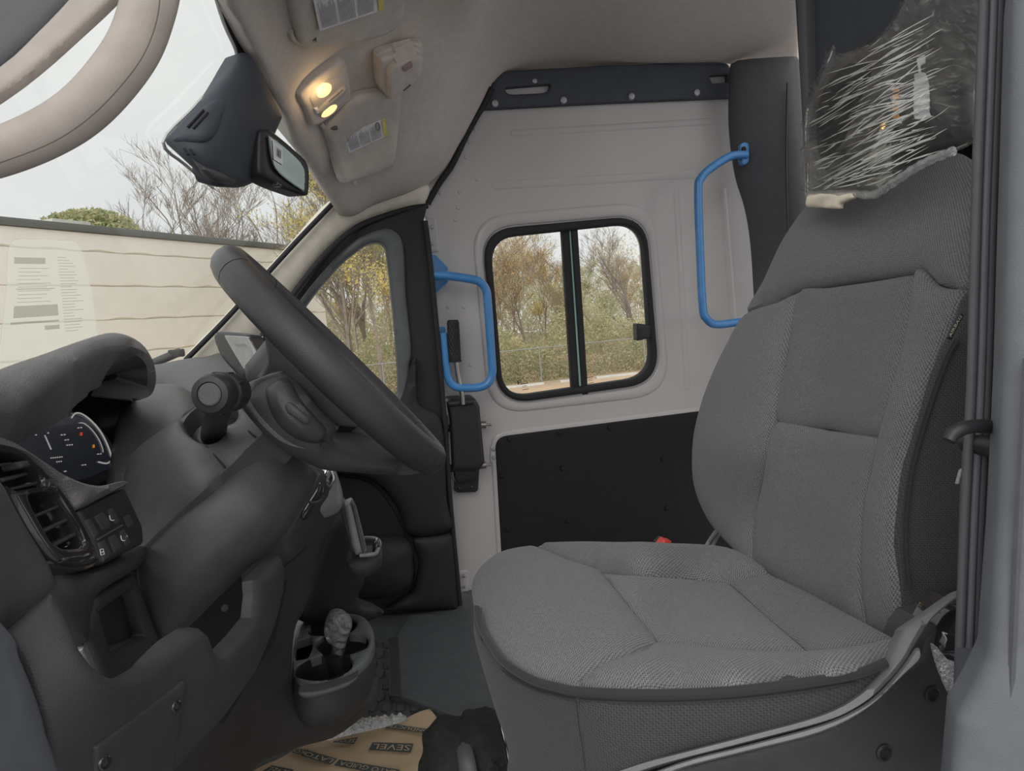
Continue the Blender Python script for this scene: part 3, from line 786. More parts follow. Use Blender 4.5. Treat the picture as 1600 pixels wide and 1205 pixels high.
panel('window_latch', rr([(994, 505), (1016, 508), (1016, 528), (995, 533)], 3), wall(.03), M['black'], w3, .008, .008, .03, 6)
V, F = text_on('E', quadmap([(809, 601), (816, 600), (815, 594), (808, 595)], wall(-.018)))
vf = [(V, F), text_on('E', quadmap([(916, 590), (918.5, 589), (918, 583), (915, 584)], wall(-.004)))]
vf.append(bars([(0, .9, 1, 1), (.1, .6, .8, .66), (.1, .4, .8, .46), (.1, .0, 1, .08)], quadmap([(815, 610), (826, 608), (825, 598), (814, 600)], wall(-.018))))
vf.append(bars([(0, .9, 1, 1), (.1, .6, .8, .66), (.1, .4, .8, .46), (.1, .0, 1, .08)], quadmap([(918, 600), (928, 598), (927, 588), (917, 590)], wall(-.004))))
V, F = merge(vf)
link('etched_mark', V, F, M['rubber'], w3, flat=True)

# far B-pillar trim and bulkhead behind the seat
bp_ = panel('trim_6', cr([(1140, 106), (1148, 97), (1160, 93), (1200, 90), (1240, 88), (1246, 92), (1248, 110), (1255, 220), (1262, 330), (1275, 480), (1300, 700), (1190, 700), (1178, 470), (1172, 380), (1163, 325), (1148, 275), (1139, 210), (1138, 150)], 4), [(1141, 120, 2.18), (1250, 100, 2.05), (1262, 330, 2.0), (1172, 400, 2.2), (1180, 690, 2.2), (1300, 690, 1.95)], M['pillard'], None, .02, .05, .04, 12)
bp_['kind'] = 'structure'
tube('pillar_groove', [P(1231, 130, 2.03), P(1229, 250, 2.02), P(1232, 380, 2.0)], .004, M['black'], bp_, 6)
bh = panel('wall_back', [(1243, -150), (1243, 0), (1250, 120), (1262, 330), (1290, 520), (1310, 720), (1330, 1300), (1640, 1300), (1640, -150)], Pl((.86, 0, 0), (1, 0, 0)), M['strip'], None, .004, .01, .03, 30)
bh['kind'] = 'structure'
panel('bulkhead_edge', [(1243, -150), (1256, -150), (1264, 160), (1272, 330), (1300, 520), (1290, 520), (1262, 330), (1251, 120)], Pl((.84, 0, 0), (1, 0, 0)), M['pillard'], bh, .006, .01, .02, 12)

# outer body side behind the driver's doorway
setp(box('wall_left', ((.47+1.4)/2, .375, .85), (1.4-.47)/2, .03, 1.1, M['white'], None, .012), kind='structure')
# near B-pillar of the driver's doorway
pA = panel('trim_7', [(1532, -120), (1531, 0), (1518, 330), (1512, 600), (1502, 760), (1494, 1000), (1486, 1230), (1600, 1230), (1600, -120)], [(1530, 0, .50), (1490, 1100, .50), (1600, 500, .46), (1600, 0, .46)], M['pillar'], None, .008, .015, .03, 20)
pA['kind'] = 'structure'
for x0 in (1538, 1551, 1562):
    tube('seal_rib', [P(x0+2, -120, .47), P(x0, 0, .47), P(x0-12, 330, .47), P(x0-20, 600, .47), P(x0-30, 800, .47), P(x0-38, 1010, .47)], .0035, M['pillard'] if x0 != 1551 else M['pillar2'], pA, 8)
pB = panel('trim_8', [(1590, -120), (1580, 0), (1572, 300), (1566, 560), (1556, 800), (1541, 1020), (1519, 1067), (1490, 1115), (1480, 1240), (1760, 1240), (1760, -120)], [(1590, 0, .43), (1490, 1115, .43), (1700, 500, .40), (1590, 600, .42)], M['pillar2'], None, .010, .014, .03, 20)
pB['kind'] = 'structure'
tube('pillar_groove', [P(1604, 560, .405), P(1594, 760, .405), P(1585, 960, .406), P(1572, 1230, .408)], .0025, M['pillard'], pB, 6)

# firewall below the windscreen closes the cab at the front
fw = [(-.95, .55), (-.90, .55), (-.90, 2.34), (-.95, 2.34)]
setp(link('wall_front', [(x, y, -.1) for x, y in fw]+[(x, y, .70) for x, y in fw], [(3, 2, 1, 0), (4, 5, 6, 7), (0, 1, 5, 4), (1, 2, 6, 5), (2, 3, 7, 6), (3, 0, 4, 7)], M['black'], flat=True), kind='structure')

# ================================================================== DRIVER SEAT
seat = thing('driver_seat', 'grey woven cloth driver seat with charcoal side panels, headrest in a plastic bag', 'seat', (.42, .92, 0))
def bx(px, py, o=0.0):                       # backrest surface: x as a function of height in the picture
    X = np.interp(py, [240, 330, 450, 700, 900, 1000], [.715, .69, .635, .56, .52, .51])
    return xz(px, py, float(X)+o)
BR = TPS([bx(1405, 900, .0), bx(1409, 985, .0), bx(1411, 731), bx(1448, 610), bx(1512, 454), bx(1518, 300, .02), bx(1495, 243, .03),
          bx(1380, 262, .03), bx(1265, 325, .03), bx(1195, 438, .03), bx(1168, 490, .03), bx(1094, 647, .04), bx(1087, 730, .04), bx(1110, 815, .03), bx(1180, 884, .01),
          bx(1340, 480, .025), bx(1310, 600, .03), bx(1290, 720, .03), bx(1270, 850, .025), bx(1260, 920, .01), bx(1363, 985, .0), bx(1225, 560, .005), bx(1150, 700, .0), bx(1160, 600, .005), bx(1385, 800, .0), bx(1400, 620, .0),
          bx(1380, 360, .01), bx(1470, 330, .01), bx(1290, 400, .01)])
panel('shoulder_panel', cr([(1168, 490), (1195, 438), (1222, 380), (1252, 335), (1290, 293), (1340, 272), (1400, 255), (1460, 241), (1499, 240), (1519, 258), (1524, 320), (1522, 390), (1514, 452), (1490, 450), (1468, 444), (1447, 423), (1431, 428), (1296, 448), (1249, 456), (1219, 470)], 4), BR, M['seat2'], seat, .014, .03, .09, 11)
panel('far_bolster', cr([(1168, 491), (1138, 539), (1111, 596), (1094, 647), (1085, 697), (1087, 758), (1108, 812), (1134, 845), (1172, 884), (1181, 882), (1178, 840), (1181, 806), (1190, 758), (1215, 657), (1232, 549), (1247, 465), (1247, 458), (1219, 472)], 4), BR, M['seat'], seat, .018, .035, .09, 11)
panel('centre_panel_upper', cr([(1249, 458), (1296, 450), (1366, 440), (1430, 430), (1431, 440), (1418, 522), (1397, 603), (1375, 683), (1295, 671), (1216, 658), (1233, 549)], 5), BR, M['seat2'], seat, .010, .025, .07, 11)
panel('centre_panel_lower', cr([(1215, 660), (1295, 673), (1374, 685), (1363, 748), (1354, 782), (1349, 871), (1351, 937), (1361, 984), (1319, 966), (1245, 925), (1187, 886), (1178, 862), (1181, 808), (1191, 758)], 5), BR, M['seat'], seat, .010, .025, .07, 11)
panel('near_bolster', cr([(1432, 430), (1447, 423), (1468, 446), (1490, 452), (1512, 456), (1492, 502), (1468, 556), (1448, 610), (1428, 670), (1411, 731), (1403, 790), (1400, 852), (1407, 930), (1411, 975), (1402, 1003), (1380, 996), (1362, 985), (1352, 937), (1350, 871), (1355, 782), (1364, 748), (1376, 684), (1398, 603), (1419, 522)], 4), BR, M['seat'], seat, .014, .025, .07, 10)
SS = [(1409, 900, PX(1405, 900, .522).y-.004), (1412, 740, PX(1411, 731, .553).y-.004), (1512, 460, PX(1512, 454, .633).y-.004), (1580, 900, PX(1405, 900, .522).y-.03), (1600, 500, PX(1512, 454, .633).y-.03)]
sb = panel('backrest_side', cr([(1512, 456), (1492, 503), (1468, 557), (1448, 611), (1429, 671), (1412, 732), (1404, 791), (1401, 852), (1408, 930), (1410, 984), (1450, 957), (1500, 925), (1580, 900), (1600, 700), (1600, 500), (1560, 440)], 4), SS, M['seatside'], seat, .008, .02, .03, 12)
for o in (7, 13):
    tube('stitch_line', [P(p[0]+o, p[1], float(dep(SS)(np.array(p[0]+o), np.array(p[1])))-.009) for p in [(1485, 530), (1468, 562), (1448, 616), (1430, 673), (1414, 733), (1406, 791), (1403, 852), (1409, 920)]], .0012, M['thread'], sb, 5)
# back shell (seen only from the side)
panel('back_shell', cr([(1225, 400), (1300, 330), (1400, 290), (1450, 300), (1450, 480), (1400, 600), (1370, 800), (1340, 920), (1260, 890), (1170, 840), (1140, 760), (1160, 600)], 4), lambda a, b: BR(a, b)+.12, M['seatside'], seat, -.02, .04, .05, 24)
# airbag tag on the side seam
tag_ = panel('side_tag', rr([(1481, 528), (1502, 488), (1508, 491), (1487, 532)], 2), lambda a, b: np.full(np.shape(a), .642), M['black'], seat, .001, .002, .002, 5)
V, F = text_on('AIRBAG', quadmap([(1486, 527), (1503, 495), (1500, 492), (1482, 525)], lambda a, b: np.full(np.shape(a), .6400), .002))
link('tag_print', V, F, M['cream'], tag_, flat=True)

# cushion
CU = TPS([zz(737, 918, .505), zz(744, 962, .508), zz(787, 1033, .515), zz(831, 1060, .518), zz(902, 1077, .522), zz(1060, 1080, .525), zz(1245, 1065, .528), zz(1387, 1031, .53), zz(1400, 1002, .53),
          zz(787, 859, .505), zz(838, 854, .51), zz(956, 851, .53), zz(1091, 854, .53), zz(1160, 866, .53), zz(860, 960, .53), zz(950, 960, .525), zz(941, 896, .515), zz(1050, 950, .505), zz(1138, 911, .505), zz(1027, 1006, .518), zz(1192, 1019, .52), zz(1260, 1019, .52), zz(1200, 960, .505), zz(1199, 896, .52), zz(1300, 975, .515), zz(1150, 1045, .535), zz(1010, 1045, .530), zz(1290, 1035, .536), zz(1000, 870, .54)])
panel('cushion_front', cr([(737, 918), (745, 894), (764, 874), (787, 861), (821, 854), (840, 855), (882, 873), (931, 889), (941, 897), (980, 945), (1026, 1005), (1010, 1015), (963, 1031), (936, 1043), (912, 1064), (902, 1076), (872, 1071), (831, 1060), (787, 1033), (760, 999), (744, 962)], 4), CU, M['seat'], seat, .010, .03, .05, 11, back=(.5, .3, -.8))
panel('cushion_far_bolster', cr([(841, 854), (889, 850), (956, 849), (1024, 851), (1091, 853), (1152, 861), (1200, 895), (1170, 903), (1139, 910), (1057, 902), (942, 894), (928, 886), (882, 871)], 4), CU, M['seat2'], seat, .016, .03, .05, 10, back=(0, -.4, -.9))
panel('cushion_centre', rr([(942, 897), (1057, 904), (1138, 912), (1200, 966), (1260, 1018), (1192, 1018), (1108, 1012), (1028, 1005), (981, 945)], 3), CU, M['seat'], seat, .007, .02, .04, 11)
panel('cushion_rear', rr([(1139, 911), (1200, 897), (1260, 925), (1400, 1000), (1319, 1014), (1262, 1018), (1201, 966)], 3), CU, M['seat2'], seat, .007, .02, .04, 11)
panel('cushion_near_bolster', cr([(904, 1077), (914, 1064), (937, 1044), (963, 1033), (1010, 1017), (1028, 1007), (1108, 1014), (1192, 1020), (1262, 1020), (1319, 1016), (1380, 1004), (1402, 1003), (1388, 1029), (1337, 1049), (1245, 1064), (1152, 1075), (1060, 1080), (980, 1080)], 4), CU, M['seat'], seat, .010, .02, .05, 10, back=(0, .6, -.8))
# skirt wrapping front and near side
ctr = [float(CU(np.array(a), np.array(b))) for a, b in [(740, 950), (787, 1033), (902, 1077), (1060, 1080), (1245, 1065), (1387, 1031)]]
SK = [(738, 930, ctr[0]-.008), (787, 1035, ctr[1]-.008), (902, 1080, ctr[2]-.008), (1060, 1084, ctr[3]-.008), (1245, 1068, ctr[4]-.008), (1387, 1033, ctr[5]-.008), (765, 1080, ctr[1]+.05), (800, 1205, ctr[1]+.02), (915, 1205, ctr[2]+.0), (1060, 1205, ctr[3]-.002), (1282, 1150, ctr[4]-.002)]
sk = panel('cushion_skirt', cr([(741, 945), (746, 968), (762, 1004), (788, 1037), (831, 1064), (872, 1076), (904, 1083), (980, 1087), (1060, 1087), (1152, 1082), (1245, 1071), (1337, 1056), (1387, 1036), (1376, 1054), (1340, 1090), (1284, 1120), (1173, 1150), (1060, 1178), (950, 1230), (806, 1230), (794, 1171), (774, 1110), (757, 1053), (741, 992)], 4), SK, M['seatside'], seat, .004, .02, .03, 11)
SKf = dep(SK)
for o in (8, 13):
    tube('stitch_line', [P(p[0], p[1]+o, float(SKf(np.array(p[0]), np.array(p[1]+o)))-.0045) for p in [(752, 985), (787, 1035), (831, 1062), (872, 1074), (904, 1080), (980, 1084), (1060, 1084), (1152, 1079), (1245, 1068), (1337, 1053)]], .0013, M['thread'], sk, 5)
tube('welt', [P(p[0], p[1]+1, float(SKf(np.array(p[0]), np.array(p[1])))-.008) for p in [(745, 950), (752, 980), (766, 1006), (788, 1034), (831, 1061), (872, 1073), (904, 1079), (980, 1083), (1060, 1083), (1152, 1078), (1245, 1067), (1337, 1052), (1384, 1034)]], .0042, M['seatside'], sk, 8)
tube('corner_seam', [P(x, y, float(SKf(np.array(x), np.array(y)))-.0045) for x, y in [(902, 1085), (906, 1130), (912, 1170), (917, 1215)]], .0016, M['thread'], sk, 5)
# grey seat valance rails
RA = [(1060, 1185, ctr[3]-.012), (1282, 1130, ctr[4]-.012), (1411, 1020, ctr[5]-.012), (1496, 930, ctr[5]-.015), (930, 1215, ctr[2]-.012)]
M['valance'] = mat('warm_grey_valance_plastic', (.20, .195, .205), .5, bump=.15, bs=900)
panel('valance_rail', cr([(920, 1222), (1000, 1192), (1060, 1176), (1171, 1147), (1282, 1116), (1340, 1085), (1378, 1046), (1408, 992), (1412, 982), (1446, 958), (1498, 922), (1500, 930), (1458, 965), (1434, 1000), (1411, 1040), (1370, 1084), (1330, 1112), (1284, 1131), (1171, 1161), (1060, 1190), (990, 1212), (940, 1235)], 4), RA, M['valance'], seat, .010, .012, .03, 9)
panel('valance_rail', cr([(960, 1235), (1060, 1192), (1171, 1163), (1282, 1133), (1340, 1108), (1376, 1082), (1411, 1042), (1433, 1012), (1437, 1030), (1411, 1056), (1356, 1107), (1282, 1145), (1171, 1174), (1060, 1203), (1000, 1235)], 4), lambda a, b: dep(RA)(a, b)-.006, M['valance'], seat, .010, .010, .03, 9)
BX = [(1060, 1205, ctr[3]+.01), (1282, 1150, ctr[4]+.01), (1437, 1040, ctr[5]+.01), (1500, 1205, ctr[5]+.01)]
bxo = panel('seat_box', [(950, 1235), (1060, 1200), (1171, 1172), (1282, 1143), (1356, 1105), (1411, 1054), (1437, 1028), (1446, 1000), (1462, 980), (1560, 960), (1560, 1300), (950, 1300)], BX, M['plastic2'], seat, .004, .01, .05, 18)
BXf = dep(BX)
for px, py in [(1380, 1175), (1455, 1084)]:
    lathe('box_screw', P(px, py, float(BXf(np.array(px), np.array(py)))-.004), (0, -1, 0), [(.008, 0), (.008, .002), (.006, .003), (.0055, .0005), (.0001, .0005)], M['black'], bxo, 14)
panel('wrapped_recliner', cr([(1452, 1010), (1470, 965), (1490, 945), (1500, 950), (1500, 1030), (1495, 1040), (1470, 1030)], 4), BXf, M['gloss'], seat, .02, .03, .03, 8)
panel('recliner_wrap', cr([(1456, 1008), (1465, 1012), (1480, 1030), (1494, 1040), (1494, 1095), (1480, 1078), (1466, 1045)], 4), lambda a, b: BXf(a, b)-.02, M['bag2'], seat, .004, .01, .002, 5, disp=lambda a, b, d: .004*np.sin(a*.9+b*.4)*np.clip(d/4, 0, 1))
tube('seat_slide_rod', [P(778, 1110, .95), P(790, 1160, .90), P(803, 1225, .86)], .004, M['chrome'], seat, 8)
tube('seat_slide_rod', [P(802, 1165, .92), P(812, 1190, .90), P(822, 1230, .87)], .004, M['chrome'], seat, 8)

# headrest
HR = [xz(1262, 320, .72), xz(1275, 130, .76), xz(1400, 30, .78), xz(1515, 60, .78), xz(1522, 200, .74), xz(1450, 250, .72), xz(1390, 150, .71), xz(1350, 240, .70)]
hr = panel('headrest', cr([(1300, 290), (1275, 240), (1278, 160), (1310, 105), (1370, 60), (1440, 35), (1483, 33), (1512, 62), (1522, 130), (1515, 195), (1488, 218), (1440, 240), (1370, 275)], 5), HR, M['black'], seat, .03, .06, .08, 12)
for px in (1380, 1440):
    tube('headrest_post', [P(px, 220, PX(px, 220, .77).y), P(px, 275, PX(px, 275, .75).y)], .007, M['steel'], hr, 10, 0)
# plastic bag over it
def noise2(x, y, s):
    r = np.zeros_like(x)
    rg = np.random.default_rng(s)
    for k in range(14):
        a = rg.uniform(0, 6.28); f = rg.uniform(.02, .12); r += np.sin(x*f*math.cos(a)+y*f*math.sin(a)+rg.uniform(0, 6.28))
    return r/4
def bagdisp(a, b, d):
    u = a*.42+b*.91; v = a*.91-b*.42          # folds run along v (up and to the right)
    n1 = noise2(u*.5, v*.25, 3)
    w1 = 1-np.abs(np.sin(u*.085+1.1*n1)); w2 = 1-np.abs(np.sin(u*.14+.02*v+1.6*noise2(a*.5, b*.5, 9)))
    return (.009*w1**3+.006*w2**4+.0015*n1)*np.clip(d/14, 0, 1)
BG = [(px, py, Y-.05) for px, py, Y in HR]
bagO = cr([(1259, 322), (1257, 250), (1257, 182), (1266, 150), (1275, 130), (1290, 95), (1301, 70), (1307, 78), (1314, 84), (1340, 76), (1363, 65), (1392, 35), (1420, -5), (1486, -8), (1527, -5), (1528, 97), (1525, 201), (1512, 229), (1454, 249), (1420, 270), (1389, 287), (1363, 305), (1320, 303), (1275, 308)], 3)
bag = panel('headrest_bag', bagO, BG, M['bag'], None, .02, .05, .0006, 2.6, disp=bagdisp, ang=180)
setp(bag, 'crinkled clear plastic bag pulled over the driver headrest', 'plastic bag')
BGf = dep(BG)
def roll(n_, pts, r, m_): return tube(n_, [at(lambda a, b: BGf(a, b)-.03, *p) for p in pts], r, m_, bag, 8)
roll('gathered_hem', [(1262, 305), (1290, 303), (1330, 303), (1365, 304), (1392, 288), (1425, 266), (1456, 249), (1490, 236)], [.004+.002*abs(math.sin(i*1.1)) for i in range(43)], M['bag2'])
M['creaseglint'] = film('film_crease_glint', (.95, .95, .95), .8, .15, .8, gloss=(1, 1, .97), diff=.5)
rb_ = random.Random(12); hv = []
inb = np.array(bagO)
for k in range(260):  # folds of the film as pale tubes, their sky glints put into the colour
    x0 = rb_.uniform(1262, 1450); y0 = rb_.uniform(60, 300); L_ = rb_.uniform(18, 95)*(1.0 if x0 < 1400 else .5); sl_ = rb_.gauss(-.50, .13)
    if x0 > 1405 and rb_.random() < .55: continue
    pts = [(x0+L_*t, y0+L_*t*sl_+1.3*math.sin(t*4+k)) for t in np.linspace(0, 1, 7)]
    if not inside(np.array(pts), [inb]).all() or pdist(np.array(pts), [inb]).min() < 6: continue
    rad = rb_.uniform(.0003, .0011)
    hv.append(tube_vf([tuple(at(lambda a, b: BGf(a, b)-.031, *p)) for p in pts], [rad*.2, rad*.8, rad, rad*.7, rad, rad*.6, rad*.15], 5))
V, F = merge(hv); setp(link('crease_glints', V, F, M['creaseglint'], bag), kind='stuff')
lab = panel('folded_label', rr([(1260, 303), (1335, 301), (1336, 310), (1316, 318), (1315, 327), (1285, 325), (1262, 324)], 3), lambda a, b: BGf(a, b)-.035, M['cream'], bag, .004, .006, .002, 5, disp=lambda a, b, d: .0015*np.sin(a*.12+b*.2))
# printed slip and orange mark seen through the film
sl = panel('care_slip', cr([(1430, 120), (1448, 118), (1452, 150), (1452, 178), (1458, 182), (1430, 186), (1428, 150)], 3), lambda a, b: BGf(a, b)+.012, M['paper'], bag, .001, .004, .001, 5, disp=lambda a, b, d: .004*np.sin(b*.55+a*.1))
panel('care_slip', rr([(1432, 92), (1445, 85), (1446, 98), (1438, 102), (1440, 118), (1436, 118), (1434, 104)], 2), lambda a, b: BGf(a, b)+.012, M['paper'], bag, .001, .004, .001, 4)
for py in (141, 152, 162, 171, 183):
    panel('orange_mark', rr([(1394, py-4), (1404, py-5), (1405, py+2), (1395, py+3)], 1), lambda a, b: BGf(a, b)+.010, M['orange'], bag, .0005, .002, .001, 3)

# buckle and belt on the far side of the seat
bk = thing('seat_belt_buckle', 'red-topped seat belt buckle beside the driver cushion', 'buckle', P(1035, 860, 1.2))
panel('buckle_body', rr([(1028, 849), (1036, 842), (1050, 848), (1044, 875), (1026, 875)], 2), 1.19, M['black'], bk, .004, .006, .02, 5)
panel('red_button', rr([(1029, 852), (1037, 842), (1050, 846), (1044, 853)], 2), 1.18, M['red'], bk, .004, .005, .015, 4)
bl = thing('belt_stalk', 'pair of grey belt straps between backrest and cushion', 'belt strap', P(1115, 865, 1.2))
for x in (0, 9):
    tube('strap', [P(1098+x, 866, 1.22), P(1107+x, 848, 1.22), P(1118+x*.8, 832, 1.2), P(1126+x*.8, 822, 1.2)], .004, M['webbing'], bl, 8)

# belt guide hook on the near pillar
hk = thing('belt_guide_hook', 'black belt guide hook on the near door pillar', 'hook', P(1535, 700, .46))
tube('hook_arm', [P(1482, 690, .44), P(1490, 677, .44), P(1506, 669, .44), P(1530, 666, .445), P(1562, 668, .45)], [.0035]+[.0045]*4+[.005]*20, M['black'], hk, 10)
lathe('hook_boss', P(1545, 697, .46), (0, -1, 0), [(.008, -.02), (.008, .012), (.006, .016), (.0001, .016)], M['black'], hk, 16)
panel('belt_tongue', rr([(1495, 757), (1501, 735), (1505, 732), (1501, 757)], 2), .49, M['silver'], hk, .001, .002, .002, 4)

# ================================================================== STEERING
SC_ = P(522, 567, .92)
uT = (P(680, 722, .92)-P(364, 414, .92)); RAD = uT.length/2-.004; uT.normalize()
vT = Vector((0, 1, 0)); nT = uT.cross(vT).normalized()      # axis
if nT.x < 0: nT = -nT                                        # towards the driver
sw = thing('steering_wheel', 'black leather steering wheel seen from its edge', 'steering wheel', SC_-nT*.05)
def ringseg(name, a0, a1, rr_, rn, mt, parent, n=48, m_=14, grow=0):
    V = []; F = []; cl = abs(a1-a0) > 6.28
    N = n if cl else n+1
    for i in range(N):
        a = a0+(a1-a0)*i/n; d = uT*math.cos(a)+vT*math.sin(a); c = SC_+d*RAD
        for k in range(m_):
            b = 2*math.pi*k/m_; V.append(c+d*((rr_+grow)*math.cos(b))+nT*((rn+grow)*math.sin(b)))
    for i in range(n):
        i2 = (i+1) % N
        for k in range(m_): F.append((i*m_+k, i*m_+(k+1) % m_, i2*m_+(k+1) % m_, i2*m_+k))
    if not cl: F.append(tuple(range(m_))[::-1]); F.append(tuple((N-1)*m_+k for k in range(m_)))
    return link(name, [tuple(v) for v in V], F, mt, parent, 60)
# the near side of the wheel is -vT
ringseg('rim_top', math.pi-.62, math.pi+.62, .0185, .0205, M['leather'], sw, 24)
ringseg('rim_side', math.pi+.63, 2*math.pi-.52, .0185, .0205, M['leather'], sw, 32)
ringseg('rim_side', .52, math.pi-.63, .0185, .0205, M['leather'], sw, 32)
ringseg('rim_bottom', -.51, .51, .0185, .0205, M['leather'], sw, 20)
def loft(name, secs, mt, parent, ang=50, m_=16):
    V = []; F = []
    for (c, a, b, ra, rb_) in secs:
        for k in range(m_):
            t = 2*math.pi*k/m_; cc, ss = math.cos(t), math.sin(t)
            e = .6; q = lambda x: math.copysign(abs(x)**e, x)
            V.append(tuple(c+a*(ra*q(cc))+b*(rb_*q(ss))))
    n = len(secs)
    for i in range(n-1):
        for k in range(m_): F.append((i*m_+k, i*m_+(k+1) % m_, (i+1)*m_+(k+1) % m_, (i+1)*m_+k))
    F.append(tuple(range(m_))[::-1]); F.append(tuple((n-1)*m_+k for k in range(m_)))
    return link(name, V, F, mt, parent, ang)
# hub with horn pad, facing the driver
hub = loft('hub', [(SC_-nT*.095, uT, vT, .045, .05), (SC_-nT*.07, uT, vT, .07, .075), (SC_-nT*.03, uT, vT, .075, .085), (SC_-nT*.006, uT, vT, .06, .07), (SC_-nT*.002, uT, vT, .04, .05)], M['leather'], sw)
lathe('horn_badge', SC_-nT*.004, nT, [(.024, 0), (.024, .003), (.020, .005), (.0001, .005)], M['chrome'], sw, 20)
for sg in (-1, 1):
    sp = loft('spoke', [(SC_-nT*.05+vT*sg*.06, uT, nT, .052, .03), (SC_-nT*.045+vT*sg*.10, uT, nT, .045, .026), (SC_-nT*.025+vT*sg*.14, uT, nT, .05, .02), (SC_-nT*.008+vT*sg*(RAD-.012), uT, nT, .075, .014)], M['leather'], sw)
loft('spoke', [(SC_-nT*.05+uT*.05, vT, nT, .05, .03), (SC_-nT*.04+uT*.10, vT, nT, .045, .02), (SC_-nT*.012+uT*(RAD-.01), vT, nT, .055, .014)], M['leather'], sw)
for uu in (.015, .045):
    loft('chrome_switch', [(SC_+nT*.004-uT*(uu-.03)+vT*.10, uT, vT, .010, .016), (SC_+nT*.009-uT*(uu-.03)+vT*.10, uT, vT, .008, .014)], M['chrome'], sw)
# switch pod behind the near spoke
PDp = [(372, 610, .80), (447, 578, .79), (461, 690, .775), (520, 700, .79), (600, 720, .83), (470, 640, .765)]
pod = panel('spoke_back_cover', cr([(372, 608), (384, 598), (398, 598), (425, 585), (450, 577), (470, 600), (500, 640), (530, 664), (522, 672), (524, 686), (560, 702), (600, 708), (640, 716), (668, 732), (640, 742), (600, 742), (540, 737), (500, 732), (473, 719), (444, 702), (404, 667), (375, 630)], 4), PDp, M['plastic2'], sw, .02, .03, .07, 9)
PDf = dep(PDp)
panel('switch_pod', cr([(416, 612), (436, 594), (452, 594), (470, 625), (492, 650), (510, 672), (500, 690), (478, 690), (455, 680), (430, 655)], 4), lambda a, b: PDf(a, b)-.018, M['leather'], pod, .012, .02, .02, 7)
sbn = panel('phone_button', rr([(445, 634), (453, 627), (483, 653), (485, 660), (477, 664), (449, 645)], 4), lambda a, b: PDf(a, b)-.031, M['plastic2'], pod, .003, .004, .006, 4)
tube('phone_symbol', [P(457, 643, .738), P(461, 641, .738), P(466, 645, .738), (P(465, 650, .738))], .0009, M['silver'], pod, 5)
panel('wheel_gasket', cr([(372, 612), (380, 600), (392, 597), (440, 580), (436, 590), (404, 602), (400, 630), (430, 668), (462, 690), (500, 696), (480, 702), (440, 690), (400, 655), (380, 630)], 4), lambda a, b: PDf(a, b)-.016, M['plastic'], pod, .006, .006, .01, 7)
lathe('screw_hole', P(507, 695, .762), (0, -1, 0), [(.0035, 0), (.0035, .003), (.0001, .003)], M['deep'], pod, 12)

col_ = thing('steering_column', 'dark grey steering column shroud with a control stalk', 'steering column', SC_-nT*.2+Vector((0, 0, -.1)))
US = [(202, 720, .93), (246, 678, .93), (317, 635, .95), (372, 633, .90), (415, 670, .83), (355, 733, .815), (280, 802, .81), (210, 862, .82), (195, 775, .90), (300, 720, .83)]
hole = cr([(287, 660), (300, 643), (316, 635), (350, 634), (371, 645), (369, 660), (352, 669), (347, 686), (334, 694), (318, 695), (300, 685), (289, 673)], 4)
ush = panel('upper_shroud', cr([(193, 765), (202, 722), (216, 701), (246, 678), (287, 651), (316, 631), (345, 622), (372, 630), (392, 648), (415, 669), (385, 702), (355, 733), (318, 767), (280, 801), (245, 834), (212, 862), (200, 820)], 4), US, M['plastic'], col_, .010, .03, .05, 10, holes=[hole])
tube('shroud_seam', [P(p[0], p[1], float(TPS(US)(np.array(p[0]), np.array(p[1])))-.0105) for p in [(322, 697), (338, 715), (352, 731)]], .0011, M['deep'], ush, 5)
tube('shroud_seam', [P(p[0], p[1], float(TPS(US)(np.array(p[0]), np.array(p[1])))-.0105) for p in [(372, 660), (386, 672), (399, 683)]], .0011, M['deep'], ush, 5)
panel('stalk_well', cr([(280, 660), (300, 638), (350, 628), (378, 645), (360, 690), (320, 702), (290, 690)], 4), lambda a, b: TPS(US)(a, b)+.045, M['black'], col_, -.005, .02, .02, 9)
LSh = [(415, 670, .86), (355, 733, .835), (212, 863, .83), (330, 900, .835), (480, 760, .91), (505, 742, .94), (440, 850, .90), (300, 1000, .88), (400, 800, .84)]
panel('lower_shroud', cr([(417, 671), (455, 703), (484, 727), (494, 740), (484, 768), (466, 800), (440, 838), (405, 872), (381, 893), (340, 935), (300, 975), (262, 1009), (240, 1012), (222, 950), (214, 864), (247, 836), (283, 803), (320, 769), (357, 735), (387, 704)], 4), LSh, M['plastic'], col_, .022, .06, .06, 11)
def stalkpt(t):
    return P(330, 690, .90).lerp(P(346, 614, .71), t)
loft('stalk_arm', [(stalkpt(t), Vector((1, 0, 0)), Vector((0, -.4, .9)).normalized(), r, r*.8) for t, r in ((0, .012), (.3, .0125), (.6, .012), (.9, .0125), (.98, .010))], M['black'], col_)
ka = Vector((-.22, -1, .05)).normalized()
kc = P(348, 614, .72)
kn = lathe('stalk_knob', kc, ka, [(.012, -.03), (.0185, -.022), (.0195, -.010), (.0195, .004), (.0175, .006), (.0185, .009), (.0185, .024), (.0165, .028), (.0115, .029), (.0105, .0275), (.0001, .0275)], M['black'], col_, 32)
lathe('knob_cap', kc+ka*.0275, ka, [(.0105, 0), (.0105, .001), (.0092, .002), (.0001, .002)], M['plastic'], kn, 24)
for k in range(9):
    a = k*2*math.pi/9
    u = ka.orthogonal().normalized(); v = ka.cross(u)
    lathe('knob_rib', kc+ka*.001+(u*math.cos(a)+v*math.sin(a))*.0192, ka, [(.0015, -.008), (.0015, .004), (.0001, .004)], M['black'], kn, 6)
lathe('stalk_collar', stalkpt(.02), (stalkpt(1)-stalkpt(0)), [(.020, -.01), (.020, .004), (.016, .010), (.013, .012), (.0001, .012)], M['black'], col_, 24)

